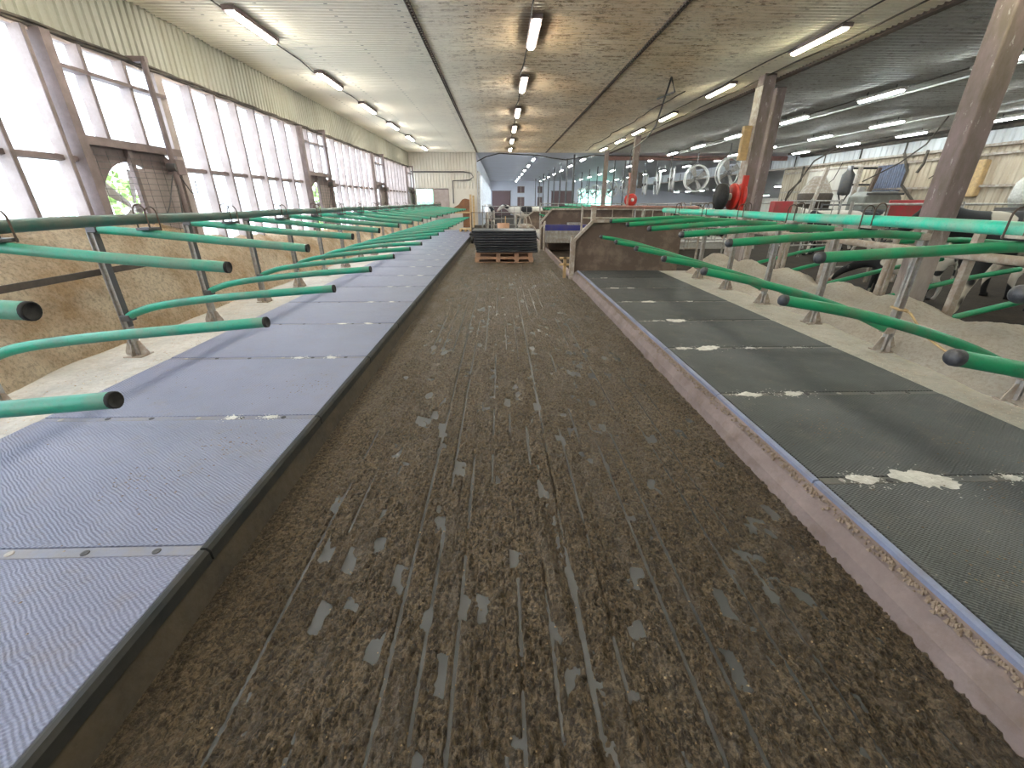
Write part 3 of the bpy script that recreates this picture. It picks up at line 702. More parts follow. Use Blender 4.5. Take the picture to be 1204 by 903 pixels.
tag(MB().bar((-3.74, -.5, .985), (-3.70, 4.9, 1.005), .012, .055).build('retaining_rail', M['brown_strap']), 'flat brown rail along the sawdust heap behind the nearest left posts', 'rail')
for i, y in enumerate([17.3, 18.5, 19.7, 20.9, 22.1]):
    o = divider(1, y, 'green pipe divider in the far stall block behind the blue trough, %s from the front' % ORD[i+1]); o['group'] = 'stall dividers of the far right block'; o.location.z = KX
rail('neck_rail', 3.42, 1.455, 16.6, 23.5, .046, M['green_nr'], 'pale green pipe over the far stall block behind the blue trough')
# rope tied to a right post
tag(MB().tube([(3.93,4.0,.62),(4.03,3.99,.60),(4.0,3.9,.60),(3.9,3.6,.47),(3.86,3.3,.40),(3.85,2.85,.47)], .011, 7).tube([(3.95,4.05,.63),(4.02,4.05,.62),(4.02,3.96,.61),(3.93,3.95,.62),(3.93,4.05,.63)], .013, 7).build('rope', M['timber_pale']), 'tan rope tied round the third post of the right stalls', 'rope')

# ================================================================== SAWDUST
ys = np.concatenate([np.arange(1.5, 9, .018), np.arange(9, 24.6, .06)]); U = np.linspace(0, 1, 80)
UU, YY = np.meshgrid(U, ys)
base = -4.12 + .34*np.clip((3.6-YY)/1.2, 0, 1) + .10*(fbm(YY*.9, YY*0, 3, 4)-.5)*2
back = -4.795
X_ = base + (back-base)*UU
top = 1.02 + .47*np.exp(-((YY-5.0)/2.0)**2) - .12*np.clip((YY-9)/6, 0, 1) + .16*(fbm(YY*.7, YY*0+3, 3, 8)-.5) - .1*np.exp(-((YY-2)/1.2)**2)
Zq = UU
Zs = KX-.03 + (top-KX)*np.sin(np.clip(UU,0,1)*PI/2)**.9 + (.16*(fbm(X_*4, YY*2.4, 4, 17)-.5) + .05*np.clip(fbm(X_*11+Zq*9, YY*9, 4, 19)-.45, 0, 1) + .03*(fbm(X_*25+Zq*20, YY*22, 3, 23)-.5))*np.minimum(1, UU*6)
tag(grid_obj('sawdust_heap', U, ys, Zs, M['sawdust_l'], Xf=X_), 'golden sawdust heaped along the window wall behind the left posts', 'sawdust', kind='stuff')
xs = np.linspace(3.75, 6.3, 170); ys = np.linspace(1.2, 9.3, 520); X, Y = np.meshgrid(xs, ys)
cr = 4.72 + .12*np.sin(Y*1.1) + .15*(fbm(Y*.8, Y*0, 2, 2)-.5)
hgt = .34 + .05*np.sin(Y*2*PI/1.15+.8)+ .16*(fbm(X*1.5, Y*1.3, 4, 7)-.5)
hgt = hgt*np.clip((Y-.3)/1.5, .3, 1)
front = np.clip((X-(3.85+.22*np.clip((Y-3)/2, 0, 1)+.1*(fbm(Y*2,Y*0,3,6)-.5)))/ (cr-3.95), 0, 1)
backs = np.clip((5.75+.25*np.sin(Y*2.7)-X)/.75, 0, 1)
Z = (KX-.035)*np.clip((5.35-X)/.5, -.12, 1) + hgt*np.sin(front*PI/2)**1.3*np.sin(backs*PI/2) + (.02*(fbm(X*16, Y*16, 3, 5)-.5) + .045*np.clip(fbm(X*7, Y*7, 4, 15)-.5, 0, 1))*np.minimum(1, front*8) - .035*(1-np.minimum(1, front*12))
Z = np.where(X > 5.7, np.minimum(Z, .03), Z)
tag(grid_obj('sawdust_heap', xs, ys, Z, M['sawdust_r']), 'pale sawdust mounded behind the posts of the right stalls', 'sawdust', kind='stuff')
# loose shavings scattered on the left kerb
b = MB(); rnd = random.Random(3)
for i in range(900):
    y = rnd.uniform(.3, 9); x = -3.3 - abs(rnd.gauss(0, .35)); r = rnd.uniform(.003,.009)
    if x < -4.1: continue
    b.add([(x-r,y,KX-.0215),(x,y-r*.6,KX-.017),(x+r,y,KX-.0215),(x,y+r,KX-.019)], [(0,1,2,3)])
tag(b.build('shavings', M['sawdust_l']), 'loose wood shavings scattered on the concrete between left posts and mats', 'shavings', kind='stuff')
b = MB()
for i in range(700):
    y = rnd.uniform(.6, 8); x = 3.55 + abs(rnd.gauss(0, .25)); r = rnd.uniform(.003,.008)
    if x > 4.2: continue
    b.add([(x-r,y,KX-.0215),(x,y-r*.6,KX-.018),(x+r,y,KX-.0215),(x,y+r,KX-.019)], [(0,1,2,3)])
tag(b.build('shavings', M['sawdust_r']), 'pale crumbs of sawdust scattered on the right concrete strip', 'shavings', kind='stuff')

b = MB(); rnd = random.Random(11)
for i in range(1500):
    y = .3 + 9.1*rnd.random()**1.6; x = 1.685 - abs(rnd.gauss(0, .018)); r = rnd.uniform(.003, .011)
    z = KX-.018 - (1.70-x)*.35
    b.add([(x-r,y-r,z-.004),(x+r,y-r*.6,z-.004),(x+r*.6,y+r,z-.003),(x-r,y+r*.8,z-.004),(x,y,z+r*.7)], [(0,1,4),(1,2,4),(2,3,4),(3,0,4)])
tag(b.build('crumbs', M['crumb']), 'pale crumbs of dirt lining the blue edge of the right mats', 'dirt', kind='stuff')
b = MB()
for i in range(1600):
    y = .5 + 7*rnd.random()**1.8; x = -1.2 + 2.75*rnd.random(); r = rnd.uniform(.0015, .0045); z = .013
    b.add([(x-r,y-r,z),(x+r,y-r*.6,z),(x+r*.6,y+r,z),(x-r,y+r*.8,z),(x,y,z+r*.9)], [(0,1,4),(1,2,4),(2,3,4),(3,0,4),(3,2,1,0)])
tag(b.build('straw_bits', M['crumb2']), 'tiny pale straw and grain bits scattered over the manure', 'straw', kind='stuff')
b = MB()
for i in range(900):
    y = .4 + 10*rnd.random()**1.5; x = (rnd.uniform(-3.1,-1.4) if i % 2 else rnd.uniform(1.8,3.4)); r = rnd.uniform(.002, .006); z = KX+.0035
    if rnd.random() < .6:
        cx, cy = rnd.choice([(-1.9,1.9),(-1.75,2.3),(-2.4,1.2),(-1.6,3.2),(2.1,1.2),(2.6,1.6),(2.2,2.4),(2.9,2.2)]); x = cx+rnd.gauss(0,.11); y = cy+rnd.gauss(0,.10)
    b.add([(x-r,y-r,z),(x+r,y-r*.6,z),(x+r*.6,y+r,z),(x-r,y+r*.8,z),(x,y,z+r*.6)], [(0,1,4),(1,2,4),(2,3,4),(3,0,4)])
tag(b.build('mat_crumbs', M['crumb']), 'small crumbs scattered on the rubber mats', 'dirt', kind='stuff')
# ================================================================== LAMPS
def make_lamp(warm):
    t = empty('strip_light', (0,0,0), 'lamp', 'ceiling lamp')
    h = MB(); h.prism([(-.085,0),(.085,0),(.08,-.055),(-.08,-.055)], lambda a, c, d: (a, -.62+d, c), 1.24); h.build('housing', M['fin_dark'] if warm else M['galv'], t)
    d = MB(); d.prism([(-.055,0),(.055,0),(.05,-.02),(.03,-.04),(-.03,-.04),(-.05,-.02)], lambda a, c, e: (a, -.58+e, c-(.045 if warm else .055)), 1.16); d.build('diffuser', M['tube_w'] if warm is True else M['tube_y'] if warm else M['tube_c'], t)
    if not warm:
        for q in (-.4, .4): MB().box(-.01, .01, q-.01, q+.01, -.01, .11).build('hanger', M['galv_dark'], t)
    return t
used = {}
def lamp(x, y, z, warm, label, group):
    if warm not in used: used[warm] = make_lamp(warm); o = used[warm]
    else: o = copy_tree(used[warm])
    o.location = (x, y, z); tag(o, label, None, group); return o
rows = [(-3.55,'left row over the dividers near the windows',True,[-3,1.5,4.9,7.72,10.7,13.5,16.4,19.35,22.7]),
        (.54,'centre row over the alley',True,[-3,1.6,4.7,7.9,10.87,14.0,16.9,20.0,23.2]),
        (5.05,'row along the first line of posts','yellow',[-3,1.5,4.9,8.07,11.26,14.5,17.4,19.9,22.9]),
        (8.85,'second row right of the posts',False,[-2,2,5.5,8.6,11.3,14.4,17.9,21,24]),
        (12.3,'third row right of the posts',False,[3,7,10.5,15.1,18.1,21.5,24.5]),
        (15.05,'row nearest the right wall',False,[5,8,11,13.8,17.2,20.2,23.3])]
for x, w, warm, ys_ in rows:
    vis = [y for y in ys_ if y > 5.5]
    for y in ys_:
        n = vis.index(y)+1 if y in vis else 0
        lab = 'lamp of the %s, %s from the foreground' % (w, ORD[n]) if n else 'lamp of the %s, above the viewer' % w
        lamp(x, y, CZ-(.03 if warm else .10), warm, lab, 'strip lamps of the '+w)
far = [(2.0,'left'),(4.9,'middle'),(9.0,'right'),(13.0,'rightmost')]
for x, w in far:
    for i in range(7):
        lamp(x, 27.5+4.7*i, CZ-.10, False, 'small lamp in the %s row of the pale far hall, %s from the front' % (w, ORD[i+1]), 'far hall lamps, %s row' % w)
for x, z, w in ((21.5, 2.72, 'upper'), (26.5, 2.22, 'lower')):
    for i in range(9):
        lamp(x, 28+3.4*i, z, False, 'lamp in the %s row of the low lean-to, %s from the front' % (w, ORD[i+1]), 'lean-to lamps, %s row' % w)
# lamp cables
def ceil_cable(x, y0, y1, r, label, sag=.03, z=CZ-.03, amp=.03):
    pts = [(x+amp*math.sin(y*1.7)+amp*.5*math.sin(y*4.1), y, z - sag*abs(math.sin(y*1.01))) for y in np.arange(y0, y1, .35)]
    return tag(MB().tube(pts, r, 6).build('cable', M['cable']), label, 'cable')
ceil_cable(-3.62, 0, 24, .011, 'thin cable linking the left row of ceiling lamps')
ceil_cable(.48, 0, 24, .012, 'cable linking the centre row of ceiling lamps')
ceil_cable(4.95, 0, 24, .012, 'cable linking the lamps along the first line of posts')
ceil_cable(5.5, 0, 24, .014, 'black cable on the ceiling just left of the brown beam', amp=.02)
ceil_cable(4.3, 11.5, 24, .014, 'slack cable over the ceiling left of the post line', amp=.06)
ceil_cable(9.1, 3, 24, .016, 'cable beside the second row of right hand lamps', amp=.02)
tag(MB().tube([(9.6, y, CZ-.06) for y in (2, 10, 18, 25)], .022, 8).build('conduit', M['white']), 'white conduit between the second and third rows of lamps', 'pipe')
tag(MB().tube([(13.2, y, CZ-.06) for y in (4, 12, 18, 25)], .022, 8).build('conduit', M['white']), 'white conduit between the third lamp row and the wall row', 'pipe')
for x, l in ((-1.17, 'dark twin rail track on the ceiling left of the centre lamps'), (2.47, 'dark twin rail track on the ceiling right of the centre lamps')):
    b = MB(); b.box(x-.035, x-.018, -1, 25.1, CZ-.04, CZ-.015); b.box(x+.014, x+.03, -1, 25.1, CZ-.04, CZ-.015); b.box(x-.035, x+.03, -1, 25.1, CZ-.018, CZ-.012)
    tag(b.build('ceiling_track', M['rust']), l, 'track', 'ceiling tracks')
tag(MB().tube([(4.0,12.4,CZ-.03),(4.1,11.5,CZ-.06),(3.6,10.4,CZ-.03),(4.4,13.5,3.55),(5.1,16.5,3.6),(5.3,18.9,3.5),(5.32,19.1,2.4)], .02, 8).build('supply_pipe', M['galv_dark']), 'bent grey pipe dropping from the ceiling to the second post', 'pipe')
tag(MB().tube([(-1.38,25.35,3.49),(-.7,25.35,3.8),(.01,25.35,3.96),(1.2,25.35,3.9),(2.06,25.35,3.88),(2.8,25.35,3.75),(3.58,25.35,3.66),(5.18,25.35,3.88),(8.42,25.35,3.82),(10,25.35,3.7),(11.2,25.35,3.8),(13.5,25.35,3.85)], .025, 7).build('cable', M['cable']), 'black cable drooping across the hall where the brown ceiling ends', 'cable')

# ================================================================== COLUMNS
def column(x, y, label, w=.26, d=.22):
    t = empty('column', (x, y, -.02), label, 'post', 'concrete posts on the right of the stalls')
    MB().box(-w/2, w/2, -d/2, d/2, 0, CZ+.01).build('shaft', M['column'], t, .02)
    return t
c1 = column(5.55, 5.55, 'big mottled mauve concrete post nearest the camera at the right', .27, .25)
MB().box(-.2,.2,-.2,.2,0,.25).build('base', M['kerb'], c1, .02)
c2 = column(5.55, 10.25, 'brown post in the middle of the right side, beside the red and black reel', .25, .25)
MB().box(-.135,-.125,-.14,.14,.3,CZ-.2).build('side_board', M['dirty_white'], c2)
MB().box(-.30,-.14,-.05,.05,2.45,3.1).build('pale_plank', M['timber_pale'], c2)
column(6.45, 11.3, 'dark narrow post just behind the middle right post', .22, .22)
column(5.5, 18.9, 'dark post with a red hose reel, right of the ceiling supply pipe', .22, .22)
column(5.55, 24.3, 'slim dark post farthest away, at the far ceiling edge', .2, .2)

# reels on posts
def reel(loc, r, label, ax=(.25,-1,0)):
    t = empty('hose_reel', loc, label, 'reel', 'red reels on the posts')
    MB().lathe([(.0,-.16),(r,-.16),(r,-.12),(r*.55,-.12),(r*.55,.0),(r,.0),(r,.05),(r*.9,.07),(0,.07)], (0,0,0), ax).build('drum', M['redbright'], t)
    MB().lathe([(0,.072),(r*.28,.072),(r*.28,.1),(0,.1)], (0,0,0), ax, 14).build('hub', M['white'], t)
    return t
t = reel((5.24, 10.1, 1.70), .27, 'red and black hose reel on the left side of the middle right post', (-1,0,0))
MB().lathe([(.0,.0),(.27,.0),(.27,.10),(.0,.13)], (-.24,.0,0), (-1,0,0), 26).build('black_flange', M['black'], t)
MB().box(.06,.18,-.17,-.12,-.32,.42).build('bracket', M['redbright'], t)
t = reel((5.42, 18.62, 1.66), .24, 'small red hose reel with pale hub on the far post')
MB().tube([(-.20,-.15,-1.1),(-.20,-.15,1.0)], .045, 8).build('pole', M['pinkwood'], t)
MB().box(.18,.34,-.1,.0,.45,1.0).build('box', M['galv_dark'], t)

# ================================================================== PARTITIONS / GATES
def partition(x0, x1, y, h, cut, label, framed=True):
    t = empty('partition_wall', (x0, y, -.02), label, 'partition')
    W = x1-x0
    MB().prism([(0,0),(W,0),(W,h),(cut,h),(0,h*.70)], lambda a, c, d: (a, d, c), .12).build('concrete_slab', M['concrete_wall'], t, .008)
    f = MB(); pts = [(-.02,-.04,0),(-.02,-.04,h*.70),(cut,-.04,h+.02),(W,-.04,h+.02)]
    for a, e in zip(pts, pts[1:]): f.bar(a, e, .06, .06)
    f.build('edge_frame', M['dirty_white'], t)
    return t
t = partition(1.62, 3.95, 9.5, 1.22, .36, 'stained concrete partition closing the right stall row, chamfered corner')
MB().box(-.09,-.03,-.05,.02,0,.95).build('gate_post', M['dirty_white'], t)
t = partition(1.47, 6.2, 15.85, 1.36, .36, 'concrete partition with chamfered corner behind the blue trough')
partition(1.35, 5.5, 24.6, 1.12, .5, 'farthest concrete partition, green pipe in front of it')
# small timber block leaning at gate post
tag(MB().box(1.33,1.56,9.62,9.68,.28,.32).box(1.33,1.56,9.62,9.68,.42,.46).box(1.42,1.48,9.62,9.68,0,.46).build('timber_bracket', M['timber_pale']), 'small pale timber bracket left of the concrete partition edge', 'bracket')
# blue trough / scraper
t = empty('water_trough', (1.55, 15.2, -.02), 'long blue topped trough in front of the second partition', 'trough')
MB().box(0,2.2,0,.5,.70,.88).build('blue_rim', M['blue'], t, .015)
MB().prism([(0,.30),(.45,.30),(.5,.7),(.0,.7)], lambda a, c, d: (.05+d, a, c), 2.1).build('tank', M['galv'], t)
for x in (.1, 2.0): MB().box(x, x+.08, .05, .4, 0, .32).build('leg', M['rust'], t)
MB().box(.8,1.25,.1,.4,.88,.95).build('valve_box', M['galv'], t)
g = empty('swing_gate', (1.50, 15.05, -.02), 'narrow pale steel gate end left of the blue trough', 'gate')
f = MB(); f.tube([(0,0,.05),(0,0,.95),(.05,.25,1.0),(.05,.25,.05)], .03, 8); f.tube([(-.12,.0,.05),(-.12,0,.8),(0,0,.95)], .025, 8); f.build('frame', M['dirty_white'], g)
tag(MB().prism([(1.55,-.02),(1.68,-.02),(1.66,.1),(1.60,.1)], lambda a, c, d: (a, 9.6+d, c), 14).build('floor_kerb', M['kerbface_r']), 'low pale kerb line running on from the partition past the mat stack', 'kerb')

def pen(x, y, L, h, n, label, rz=0, m='galv', vert=0, z0=.0):
    t = empty('pen_fence', (x, y, z0), label, 'fence', 'tubular pen fences', rz)
    for i in range(n): z = h - i*(h-.35)/max(1, n-1); MB().tube([(0,0,z),(L,0,z)], .022, 8).build('rail', M[m], t)
    for q in (0, L*.5, L): MB().tube([(q,0,0),(q,0,h+.05)], .03, 8).build('post', M[m], t)
    if vert:
        b = MB()
        for i in range(vert): q = (i+.5)*L/vert; b.tube([(q,0,.35),(q,0,h)], .013, 6)
        b.build('bars', M[m], t)
    return t
t = empty('top_rail', (1.95, 9.55, 1.2), 'pinkish steel rail with stubs standing on the concrete partition', 'rail')
MB().tube([(-.02,0,.30),(2.3,0,.28)], .032, 8).build('rail', M['pinkwood'], t)
for x in (.05, 1.65, 2.0): MB().box(x-.05,x+.05,-.03,.03,0,.3).build('post', M['dirty_white'], t)
pen(2.3, 12.5, 3.4, 1.45, 5, 'pale tubular fence behind the concrete partition, left part', 0, 'dirty_white', 6)
pen(4.3, 14.2, 3.2, 1.35, 4, 'pale tubular fence behind the partition, right part', .1, 'galv', 5)
pen(6.6, 15.5, 4.5, 1.55, 4, 'long grey fence beyond the middle right post', .05, 'galv', 7)
pen(8.3, 13.2, 2.2, 1.62, 4, 'grey tubular pen panel with hanging feed bowl near the beige wall', .2, 'galv', 4)
pen(6.9, 8.7, 5.0, 1.55, 5, 'grey fence behind the nearest cow at the far right', .1, 'galv', 3)
pen(10.5, 14.5, 5.0, 1.5, 4, 'grey fence in front of the beige right wall', .1, 'galv_dark', 4)
pen(2.2, 24.6, 5.2, 1.5, 4, 'pale green fence beyond the far partitions', 0, 'galv', 8)
pen(-1.0, 26.2, 4.4, 1.35, 4, 'thin grey fence in front of the far cows', 0, 'galv', 6)
pen(5.6, 20.5, 6, 1.5, 3, 'far grey fence left of the hanging fans', .2, 'galv', 12)

# second (mirrored) stall row behind the sawdust
def divider2(y, kind, label):
    t = empty('back_divider', (5.15, y, .02), label, 'stall divider', 'white post stall dividers behind the right sawdust')
    if kind: MB().box(-.04,.04,-.035,.035,0,1.32).build('post', M['dirty_white'], t, .006)
    else:
        MB().tube([(-.05,-.05,0),(0,-.05,1.15)], .035, 10).build('round_post', M['dirty_white'], t)
        MB().box(.08,.13,-.02,.03,0,1.15).build('flat_post', M['dirty_white'], t)
    up = MB().tube([(.05,0,1.1),(.9,0,1.12),(1.9,0,1.05)], .034, 12).build('upper_pipe', M['green_r'], t)
    MB().lathe([(.036,-.02),(.036,.01),(0,.02)], (1.9,0,1.05), (1,0,-.07), 12).build('end_cap', M['cap'], up)
    MB().tube([(.06,0,.34),(.5,0,.45),(1.1,0,.60),(1.9,0,.74)], .034, 12).build('lower_pipe', M['green_r'], t)
    return t
for i, (y, kd) in enumerate([(3.45,0),(4.60,1),(5.62,0),(6.70,1),(7.85,0),(8.95,1)]):
    divider2(y, kd, 'white %s post with green pipes behind the right sawdust, %s from the foreground' % ('square' if kd else 'twin', ORD[i+1]))
rail('back_rail', 5.0, 1.07, 2.0, 9.3, .045, M['dirty_white'], 'dirty white horizontal rail along the white posts behind the right sawdust')

# ================================================================== PALLETS + MAT STACK
def pallet(x, y, z, label, W=1.62, D=1.0):
    t = empty('timber_pallet', (x, y, z), label, 'pallet', 'two pallets stacked under the new mats')
    for i in range(6): MB().box(0, W, i*D/6+.01, i*D/6+.12, .118, .14).build('deck_board', M['timber'], t)
    for yy_ in (0, D/2-.05, D-.1):
        MB().box(0, W, yy_, yy_+.1, 0, .02).build('bottom_board', M['timber'], t)
        MB().box(0, W, yy_, yy_+.1, .098, .118).build('stringer', M['timber'], t)
        for q in (0, W*.36, W*.68, W-.12): MB().box(q, q+.12, yy_, yy_+.1, .02, .098).build('block', M['timber'], t)
    return t
pallet(-.72, 12.3, .0, 'lower reddish timber pallet standing on the alley floor', 1.66)
pallet(-.70, 12.32, .142, 'upper reddish timber pallet, directly under the black mats', 1.62)
nst = 9; zz = .284
for i in range(nst):
    th = .066; f = i/(nst-1)
    x0 = -.68 - .10*f + random.uniform(-.012,.012); x1 = 1.06 - .05*f + random.uniform(-.01,.01)
    lab = 'new black rubber mat in the pallet stack, %s from the bottom' % ORD[i+1] if i < nst-1 else 'new black rubber mat lying on top of the stack on the pallets'
    m_ = MB().box(x0, x1, 12.25+random.uniform(-.02,.02), 13.35, zz, zz+th-.012)
    tag(m_.build('rubber_mat', M['newmat'], None, .012), lab, 'rubber mat', 'new mats stacked on the pallets'); zz += th
# stuff behind the stack
t = empty('barrel', (.12, 15.6, -.02), 'tan open barrel standing behind the black mat stack', 'barrel')
MB().lathe([(0,0),(.17,0),(.19,.5),(.22,.93),(.20,.93),(.18,.6),(0,.6)], n=18).build('tub', M['timber'], t)
MB().tube([(.05,0,.6),(.08,0,1.15)], .018, 6).build('handle', M['timber_pale'], t)
for x, y, s, lab in ((-.45,16.5,.16,'white plastic bucket left of the tan barrel'),(.62,16.2,.2,'white plastic bucket right of the tan barrel'),(1.0,17.2,.17,'small cream bucket behind the right end of the mat stack')):
    t = empty('bucket', (x, y, -.02), lab, 'bucket'); MB().lathe([(0,0),(s*.8,0),(s,.5),(s*1.06,.5),(s*.95,.48),(s*.75,.1),(0,.1)], n=16).build('pail', M['white'], t); MB().ring((0,0,.52), (0,.6,1), s, .008, 16, 5).build('handle', M['galv_dark'], t)
t = empty('trolley', (-.95, 18.5, -.02), 'dark low trolley at the end of the left kerb, left of the barrel', 'trolley')
MB().box(-.3,.45,-.4,.5,.35,.42).build('platform', M['black'], t)
for q, w_ in ((-.2,-.3),(.35,-.3),(-.2,.4),(.35,.4)): MB().lathe([(0,-.03),(.15,-.03),(.17,0),(.15,.03),(0,.03)], (q,w_,.17), (1,0,0), 16).build('wheel', M['black'], t)
MB().tube([(-.25,.5,.4),(-.25,.55,1.2),(.4,.55,1.2),(.4,.5,.4)], .022, 8).build('handle', M['rust'], t)
MB().box(-.2,.3,-.3,.3,.42,.62).box(-.1,.2,-.2,.2,.62,.72).build('load', M['cable'], t)
t = empty('feed_cart', (1.15, 20.9, -.02), 'cluttered beige cart with round feeders left of the farthest partition', 'cart')
MB().lathe([(0,.3),(.25,.35),(.33,.62),(.3,.66),(0,.6)], n=14).build('hopper', M['dirty_white'], t)
for a in range(5): MB().tube([(.3*math.cos(a*1.25), .3*math.sin(a*1.25), 0), (.36*math.cos(a*1.25), .4*math.sin(a*1.25), .6), (.2*math.cos(a*1.25), .2*math.sin(a*1.25), 1.0)], .022, 6).build('leg', M['dirty_white'], t)
MB().ring((.3,-.35,.4),(0,1,0),.18,.04,16,6).build('wheel', M['dirty_white'], t)

# poles in the far hall
for i, y in enumerate([26,28.6,31.6,35,39,43.5,48,53]):
    t = empty('steel_pole', (4.15, y, -.02), 'thin dark pole in the far hall, left line, %s from the front' % ORD[i+1], 'pole', 'thin poles of the far hall')
    MB().tube([(0,0,0),(0,0,CZ)], .05, 8).build('shaft', M['galv_dark'], t)
for i, y in enumerate([27,29.5,32,34.5,37.5,41,45,50]):
    t = empty('steel_pole', (7.3, y, -.02), 'thin dark pole in the far hall, right line, %s from the front' % ORD[i+1], 'pole', 'thin poles of the far hall, right line')
    MB().tube([(0,0,0),(0,0,CZ)], .04, 8).build('shaft', M['galv_dark'], t)

# ================================================================== FANS
def make_fan():
    t = empty('circulation_fan', (0,0,0), 'f', 'fan', 'round white circulation fans hung in the hall')
    R = .62
    MB().ring((0,-.10,0),(0,1,0),R,.045,32,8).ring((0,.10,0),(0,1,0),R,.03,32,6).build('shroud', M['white'], t)
    g = MB()
    for k in range(12):
        a = 2*PI*k/12; g.tube([(0,-.12,0),(R*math.cos(a),-.12,R*math.sin(a))], .006, 4)
    for rr in (.2,.35,.5): g.ring((0,-.12,0),(0,1,0),rr,.005,24,4)
    g.build('guard', M['galv'], t)
    bl = MB()
    for k in range(4):
        a = 2*PI*k/4+.5; u = Vector((math.cos(a),0,math.sin(a))); w = Vector((-math.sin(a),0,math.cos(a)))
        c = [u*.1-w*.06-Vector((0,.03,0)), u*.1+w*.06+Vector((0,.03,0)), u*.55+w*.14+Vector((0,.05,0)), u*.55-w*.14-Vector((0,.05,0))]
        bl.add(c + [p+Vector((0,.012,0)) for p in c], [(0,3,2,1),(4,5,6,7),(0,1,5,4),(1,2,6,5),(2,3,7,6),(3,0,4,7)])
    bl.build('blades', M['galv'], t); MB().cyl((0,-.08,0),(0,.22,0),.1).build('motor', M['galv_dark'], t)
    MB().tube([(0,.12,.6),(0,.12,1.25)], .03, 8).tube([(-.35,.12,.52),(0,.12,.75),(.35,.12,.52)], .02, 6).build('hanger', M['galv_dark'], t)
    return t
f0 = make_fan()
fans = [(10.45,24.4,2.72,0,'large round white fan facing the camera, left of the middle right post'),
        (10.4,20.9,2.80,.25,'dark bladed round fan partly hidden by the middle right post'),
        (9.6,25.6,2.72,1.2,'white fan seen half sideways, just left of the large facing fan'),
        (9.8,28.5,2.65,1.35,'narrow sideways white fan, alone left of the facing fans'),
        (10.0,31.5,2.65,1.3,'narrow sideways white fan just right of the reel post'),
        (10,37.0,2.65,1.0,'small far white fan just left of the reel post'),
        (10,40.5,2.6,-.9,'small far white fan, second left of the reel post'),
        (10,44,2.55,.9,'tiny far white fan, third left of the reel post'),
        (10,47.7,2.55,-.9,'tiny far white fan over the mint window, right of the slim post'),
        (10,52,2.55,.9,'tiny far white fan over the mint window, left of the slim post'),
        (10,56,2.5,-.9,'farthest tiny white fan at the left end of the mint window')]
for i, (x, y, z, rz, lab) in enumerate(fans):
    o = f0 if i == 0 else copy_tree(f0); o.location = (x, y, z); o.rotation_euler = (0,0,rz); o['label'] = lab

# ================================================================== CLUTTER AT RIGHT
t = empty('red_board', (7.92, 9.0, -.02), 'red rectangular board behind the nearest post, top of a grey stand', 'board')
MB().box(0,.72,0,.05,1.30,1.65).build('panel', M['red'], t, .01)
for x in (.05,.66): MB().box(x,x+.05,.05,.1,0,1.4).build('leg', M['dirty_white'], t)
t = empty('red_control_box', (7.4, 12.0, -.02), 'red box on a white post, left of the tubular pen panel', 'box')
MB().box(0,.5,0,.25,1.33,1.63).build('box', M['red'], t, .02); MB().box(.48,.6,0,.12,0,1.62).build('post', M['dirty_white'], t, .01)
MB().tube([(.3,.1,1.6),(.5,.1,2.0),(.9,.2,2.6),(1.6,.2,3.0)], .02, 6).build('cable', M['cable'], t)
def upright(name, x, y, z0, z1, w, m, label, cat, lean=0):
    t = empty(name, (x, y, -.02), label, cat); MB().bar((0,0,z0),(lean,0,z1),w,w).build('shaft', M[m], t); return t
t = empty('feed_hopper', (14.4, 17.6, -.02), 'big grey rounded feed hopper left of the red board, against the beige wall', 'hopper')
MB().prism([(0,.5),(1.5,.5),(1.5,1.75),(1.3,1.98),(.25,1.98),(0,1.8)], lambda a, c, d: (a, d, c), .9).build('body', M['grey_panel'], t, .05)
for x in (.15,1.3): MB().box(x,x+.08,.1,.8,0,.5).build('leg', M['galv_dark'], t)
MB().box(0,1.5,-.03,0,1.86,1.94).build('lid_seam', M['galv_dark'], t)
t = empty('blue_cylinder', (15.3, 20.0, -.02), 'blue grey hanging cylinder with black bracket on the beige wall', 'cylinder')
MB().lathe([(0,1.85),(.22,1.9),(.24,2.0),(.24,2.7),(.12,2.85),(.1,3.05),(0,3.05)], n=16).build('tank', M['blue_grey'] if 'blue_grey' in M else M['galv_dark'], t)
MB().tube([(-.2,0,1.9),(0,0,1.45),(.2,0,1.9)], .03, 6).tube([(0,0,2.95),(1.2,0,2.95)], .04, 6).tube([(0,0,2.3),(1.2,0,2.3)], .04, 6).build('bracket', M['black'], t)
t = empty('milk_tank', (13.9, 19.8, -.02), 'brown weathered tank with pale cone top on a dark stand', 'tank')
MB().lathe([(0,1.35),(.62,1.35),(.66,1.9),(.62,1.95),(.40,2.35),(.2,2.6),(0,2.6)], n=22).build('tank', M['wood_tank'] if 'wood_tank' in M else M['brown_strap'], t)
MB().lathe([(.63,1.93),(.42,2.35),(.22,2.62),(0,2.62)], n=22).build('cone', M['dirty_white'], t)
MB().box(-.7,.7,-.4,.4,0,1.33).build('stand', M['grey_panel'], t)
for i, (x, l_, m_, lab) in enumerate(((13.0,.5,'dirty_white','pale leaning upright left of the brown tank'),(14.9,-.0,'dirty_white','pale leaning upright right of the brown tank'),(15.2,.5,'rust','rusty leaning upright left of the grey hopper'))):
    upright('leaning_beam', x, 18.9, 0, 2.9, .12, m_, lab, 'beam', l_)
tag(MB().box(15.4,16.35,18.55,18.6,0,1.9).build('white_sheet', M['wall_band']), 'pale mint sheet leaning low against the beige wall', 'sheet')
b = MB()
for i in range(12): b.box(16.40, 16.47, 18.6+i*.11, 18.66+i*.11, 2.0, 3.0)
b.box(16.47,16.53,18.55,19.95,2.0,3.0); tag(b.build('slatted_grille', M['edge_r']), 'blue grey slatted grille on the beige wall above the hopper', 'grille')
